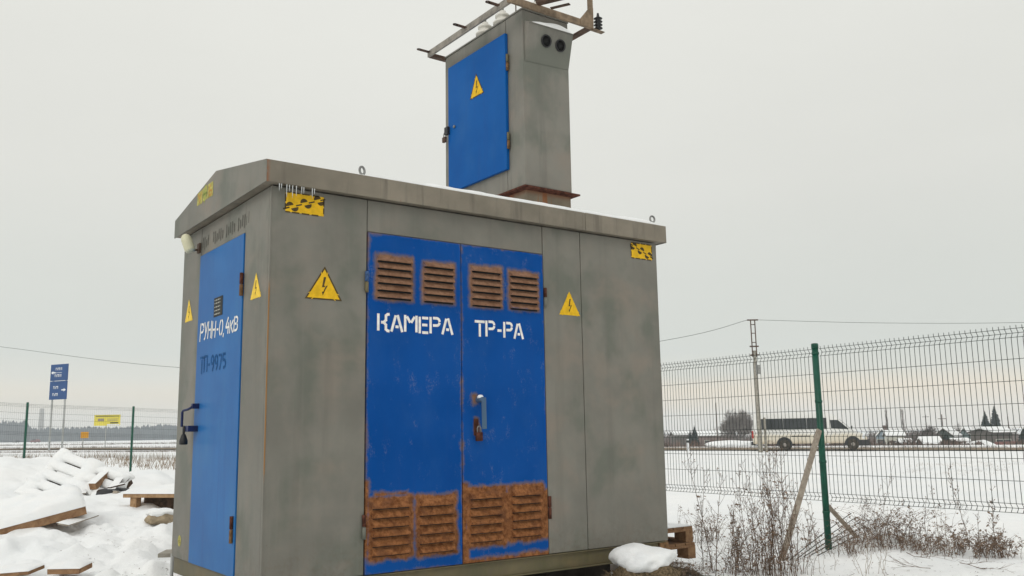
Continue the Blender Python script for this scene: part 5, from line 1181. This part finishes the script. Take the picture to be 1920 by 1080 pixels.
for i, (px, py, h, ln, lab) in enumerate(((1424, 1079, 1.12, .0, 'tallest dry weed in the middle of the clump before the power pole'), (1446, 1077, 1.06, .02, 'dry weed with a brown seed plume just right of the tallest one'), (1405, 1074, .70, -.05, 'shorter dry weed at the left side of the weed clump'), (1470, 1079, 1.05, -.03, 'dry weed standing against the grey brace plank'), (1490, 1076, .9, .06, 'dry weed leaning right behind the grey brace plank'), (1436, 1062, .82, -.08, 'thin dry weed leaning left at the back of the clump'), (1458, 1066, .95, .05, 'bushy dry weed at the back of the clump beside the plank'), (1388, 1060, .58, .05, 'low branched dry weed between the pallets and the clump'))):
    weed(lab, px, py, h, ln, 4, 20, 9, spread=.13)
bush('dense brown scrub at the foot of the weed clump', 1440, 1079, .48, .75, 150, .6, 3); bush('low dry scrub left of the weed clump', 1378, 1078, .34, .45, 70, .8, 2)
bush('leafy dry bush just right of the upper pallet', 1327, 1016, .50, .5, 70, .75, 5, lean=-.1)
weed('slim dry weed on the snow close to the right wall of the cabin', 1262, 995, .30, .03, 1, 8, 0, r_=.0022); weed('slim dry weed standing above the upper pallet', 1289, 1003, .34, .05, 1, 9, 0, r_=.0022)
weed('pale loose dry weed left of the green post', 1518, 1034, .48, .08, 3, 12, 4); weed('thin dry weed directly left of the green post foot', 1531, 1022, .38, -.12, 2, 8, 5)
bush('arching brown bush heaped over a snow hump right of the green post', 1648, 1022, .62, .80, 190, 1.0, 6); bush('brown bush tail running right from the arching bush', 1692, 1028, .26, .55, 90, .9, 4); bush('twiggy base of the arching bush next to the short brace', 1598, 1040, .40, .40, 70, .8, 3)
weed('bent dry weed rising out of the arching bush', 1612, 1015, .80, .45, 4, 12, 0, r_=.0026); weed('leaning dry weed between the two brown bushes', 1740, 1018, .44, .12, 2, 9, 4); weed('pale dry weed in front of the lower fence wires', 1766, 1010, .55, .02, 3, 14, 0, 'weedpale', r_=.0022)
weed('tall knotted dry weed with a round seed top before the right fence panel', 1829, 1030, .80, -.05, 1, 22, 14, blen=.16, r_=.0042); weed('ragged dark dry weed near the right edge', 1884, 1048, .62, .05, 2, 14, 18, r_=.004)
bush('broad low brown thicket at the right edge of the snow', 1815, 1040, .34, 1.15, 240, .8, 5); bush('left tail of the broad low thicket', 1752, 1030, .24, .5, 60, .9, 2, 'weedpale'); bush('right end of the broad low thicket', 1868, 1046, .34, .4, 70, .7, 5)
weed('small dry weed in the thicket below the knotted one', 1851, 1036, .46, .06, 2, 12, 8); weed('small dry sprig left of the thicket', 1708, 1010, .34, .0, 2, 9, 3, 'weedpale', r_=.002)
for px, py, h, ln, lab in ((1636, 1078, .46, -.35, 'slanting grass stem at the bottom before the snow hump'), (1655, 1078, .52, .30, 'straight grass stem crossing the slanting one at the bottom'), (1622, 1079, .40, .1, 'short grass stem at the bottom edge below the short brace'), (1560, 1078, .34, -.1, 'low pale grass stem below the green post')):
    weed(lab, px, py, h, ln, 3, 5, 0, 'weedpale', r_=.002, seeds=.3)
for px0, py0, px1, py1, lab in ((1700, 1040, 1752, 1072, 'fallen forked twig lying on the snow below the thicket'), (1745, 1070, 1690, 1073, 'short fallen twig at the end of the forked twig'), (1800, 1060, 1862, 1070, 'thin fallen twig near the bottom right corner')):
    a = gpy(px0, py0)+Vector((0, 0, .02)); b = gpy(px1, py1)+Vector((0, 0, .015)); mb = MB(); crown_twigs(mb, a, b-a, (b-a).length*.8, .004, 2, .5, 4, .05); tag(mb.build('fallen_twig', M['weed']), lab, 'twig')
bush('dead grass tuft beside the turf mound and the lower pallet', 1292, 1076, .20, .42, 90, .9, 2, 'weedpale')
# dry grass showing through the snow of the fields
def tufts(name, label, mat, gen, n, h):
    mb = MB()
    for i in range(n):
        g = gen()
        if g is None: continue
        for k in range(5):
            d = Vector((random.uniform(-.5, .5), random.uniform(-.5, .5), random.uniform(.5, 1)))*h*random.uniform(.5, 1.2); s_ = HR*h*.02; p = g+Vector((random.uniform(-1, 1), random.uniform(-1, 1), 0))*h*.8; mb.add([p-s_-Vector((0, 0, .03)), p+s_-Vector((0, 0, .03)), p+d], [(0, 1, 2)])
    return tag(mb.build(name, M[mat]), label, None, None, 'stuff')
def gen_r():
    px = random.uniform(1560, 1925); y_ = random.choice((870, 884, 878))+random.gauss(0, 4); d = 1690*1.33/(y_-yh(px))
    if float(vnoise(px*.012, y_*.05, 7)) < .02: return None
    return gpt(px, d)
tufts('field_grass', 'sparse dry grass on the snow field behind the right fence', 'weedpale', gen_r, 420, .10)
def gen_v(d0, d1):
    def g_():
        px = random.uniform(-60, 345); return gpt(px, random.uniform(d0, d1))
    return g_
tufts('verge_grass', 'brown grass verge across the left snow field', 'scrub', gen_v(63, 64.5), 800, .20); tufts('verge_grass', 'far brown grass verge below the left wood', 'scrub', gen_v(150, 160), 900, .40)
def gen_w():
    px = random.uniform(222, 345); return gpt(px, random.uniform(31, 44))
tufts('weed_patch', 'brown dry weeds behind the far fence beside the cabin', 'weedpale', gen_w, 70, .5)
def gen_x():
    px = random.uniform(-20, 240); return gpt(px, random.uniform(33, 50))
tufts('weed_patch', 'thin dry weeds behind the snowy heap', 'weedpale', gen_x, 160, .45)
p_ = [(RA+rdir*random.uniform(-70, 60)+rnor*random.uniform(8.5, 12)) for i in range(2500)]
it_ = iter(p_)
def gen_y():
    p = next(it_); return Vector((p.x, p.y, float(ground_z(p.x, p.y))))
tufts('verge_grass', 'brown grass verge on the far side of the road', 'scrub', gen_y, 2400, .30)

# straw and bark crumbs lying on the snow
mb = MB()
for i in range(1500):
    px = random.choice((random.uniform(1260, 1920), random.uniform(1260, 1700), random.uniform(1260, 1700), random.uniform(1400, 1900), random.uniform(1300, 1600), random.uniform(1260, 1920), random.uniform(120, 322))); py = random.uniform(985, 1085) if px > 400 else random.uniform(1000, 1085)
    d = 1690*1.3/(py-yh(px)) if px > 400 else random.uniform(7.0, 9.6); g = gpt(px, d, .004); a = random.uniform(0, 2*PI); l = random.uniform(.004, .015)*(1 if random.random() < .85 else 2); t_ = Vector((math.cos(a), math.sin(a), random.uniform(-.1, .25)))*l; s_ = Vector((-math.sin(a), math.cos(a), .3))*random.uniform(.001, .0028)
    mb.add([g-t_-s_, g-t_+s_, g+t_+s_, g+t_-s_], [(0, 1, 2, 3)])
tag(mb.build('straw_litter', M['weed']), 'crumbs of straw and bark scattered over the snow', None, None, 'stuff')
# ------------------------------------------------------------------ air
HAZE = 0.00062
if HAZE:
    hb = MB().box((-1650, -1650, -5), (1650, 1650, 40)); ho = hb.build('haze', [])
    mt = bpy.data.materials.new('haze'); mt.use_nodes = True; nt = mt.node_tree; nt.nodes.clear(); out = nt.nodes.new('ShaderNodeOutputMaterial'); pv = nt.nodes.new('ShaderNodeVolumePrincipled')
    pv.inputs['Color'].default_value = (.88, .94, 1.0, 1); pv.inputs['Density'].default_value = HAZE; nt.links.new(pv.outputs[0], out.inputs['Volume']); ho.data.materials.append(mt); tag(ho, None, None, None, 'stuff')
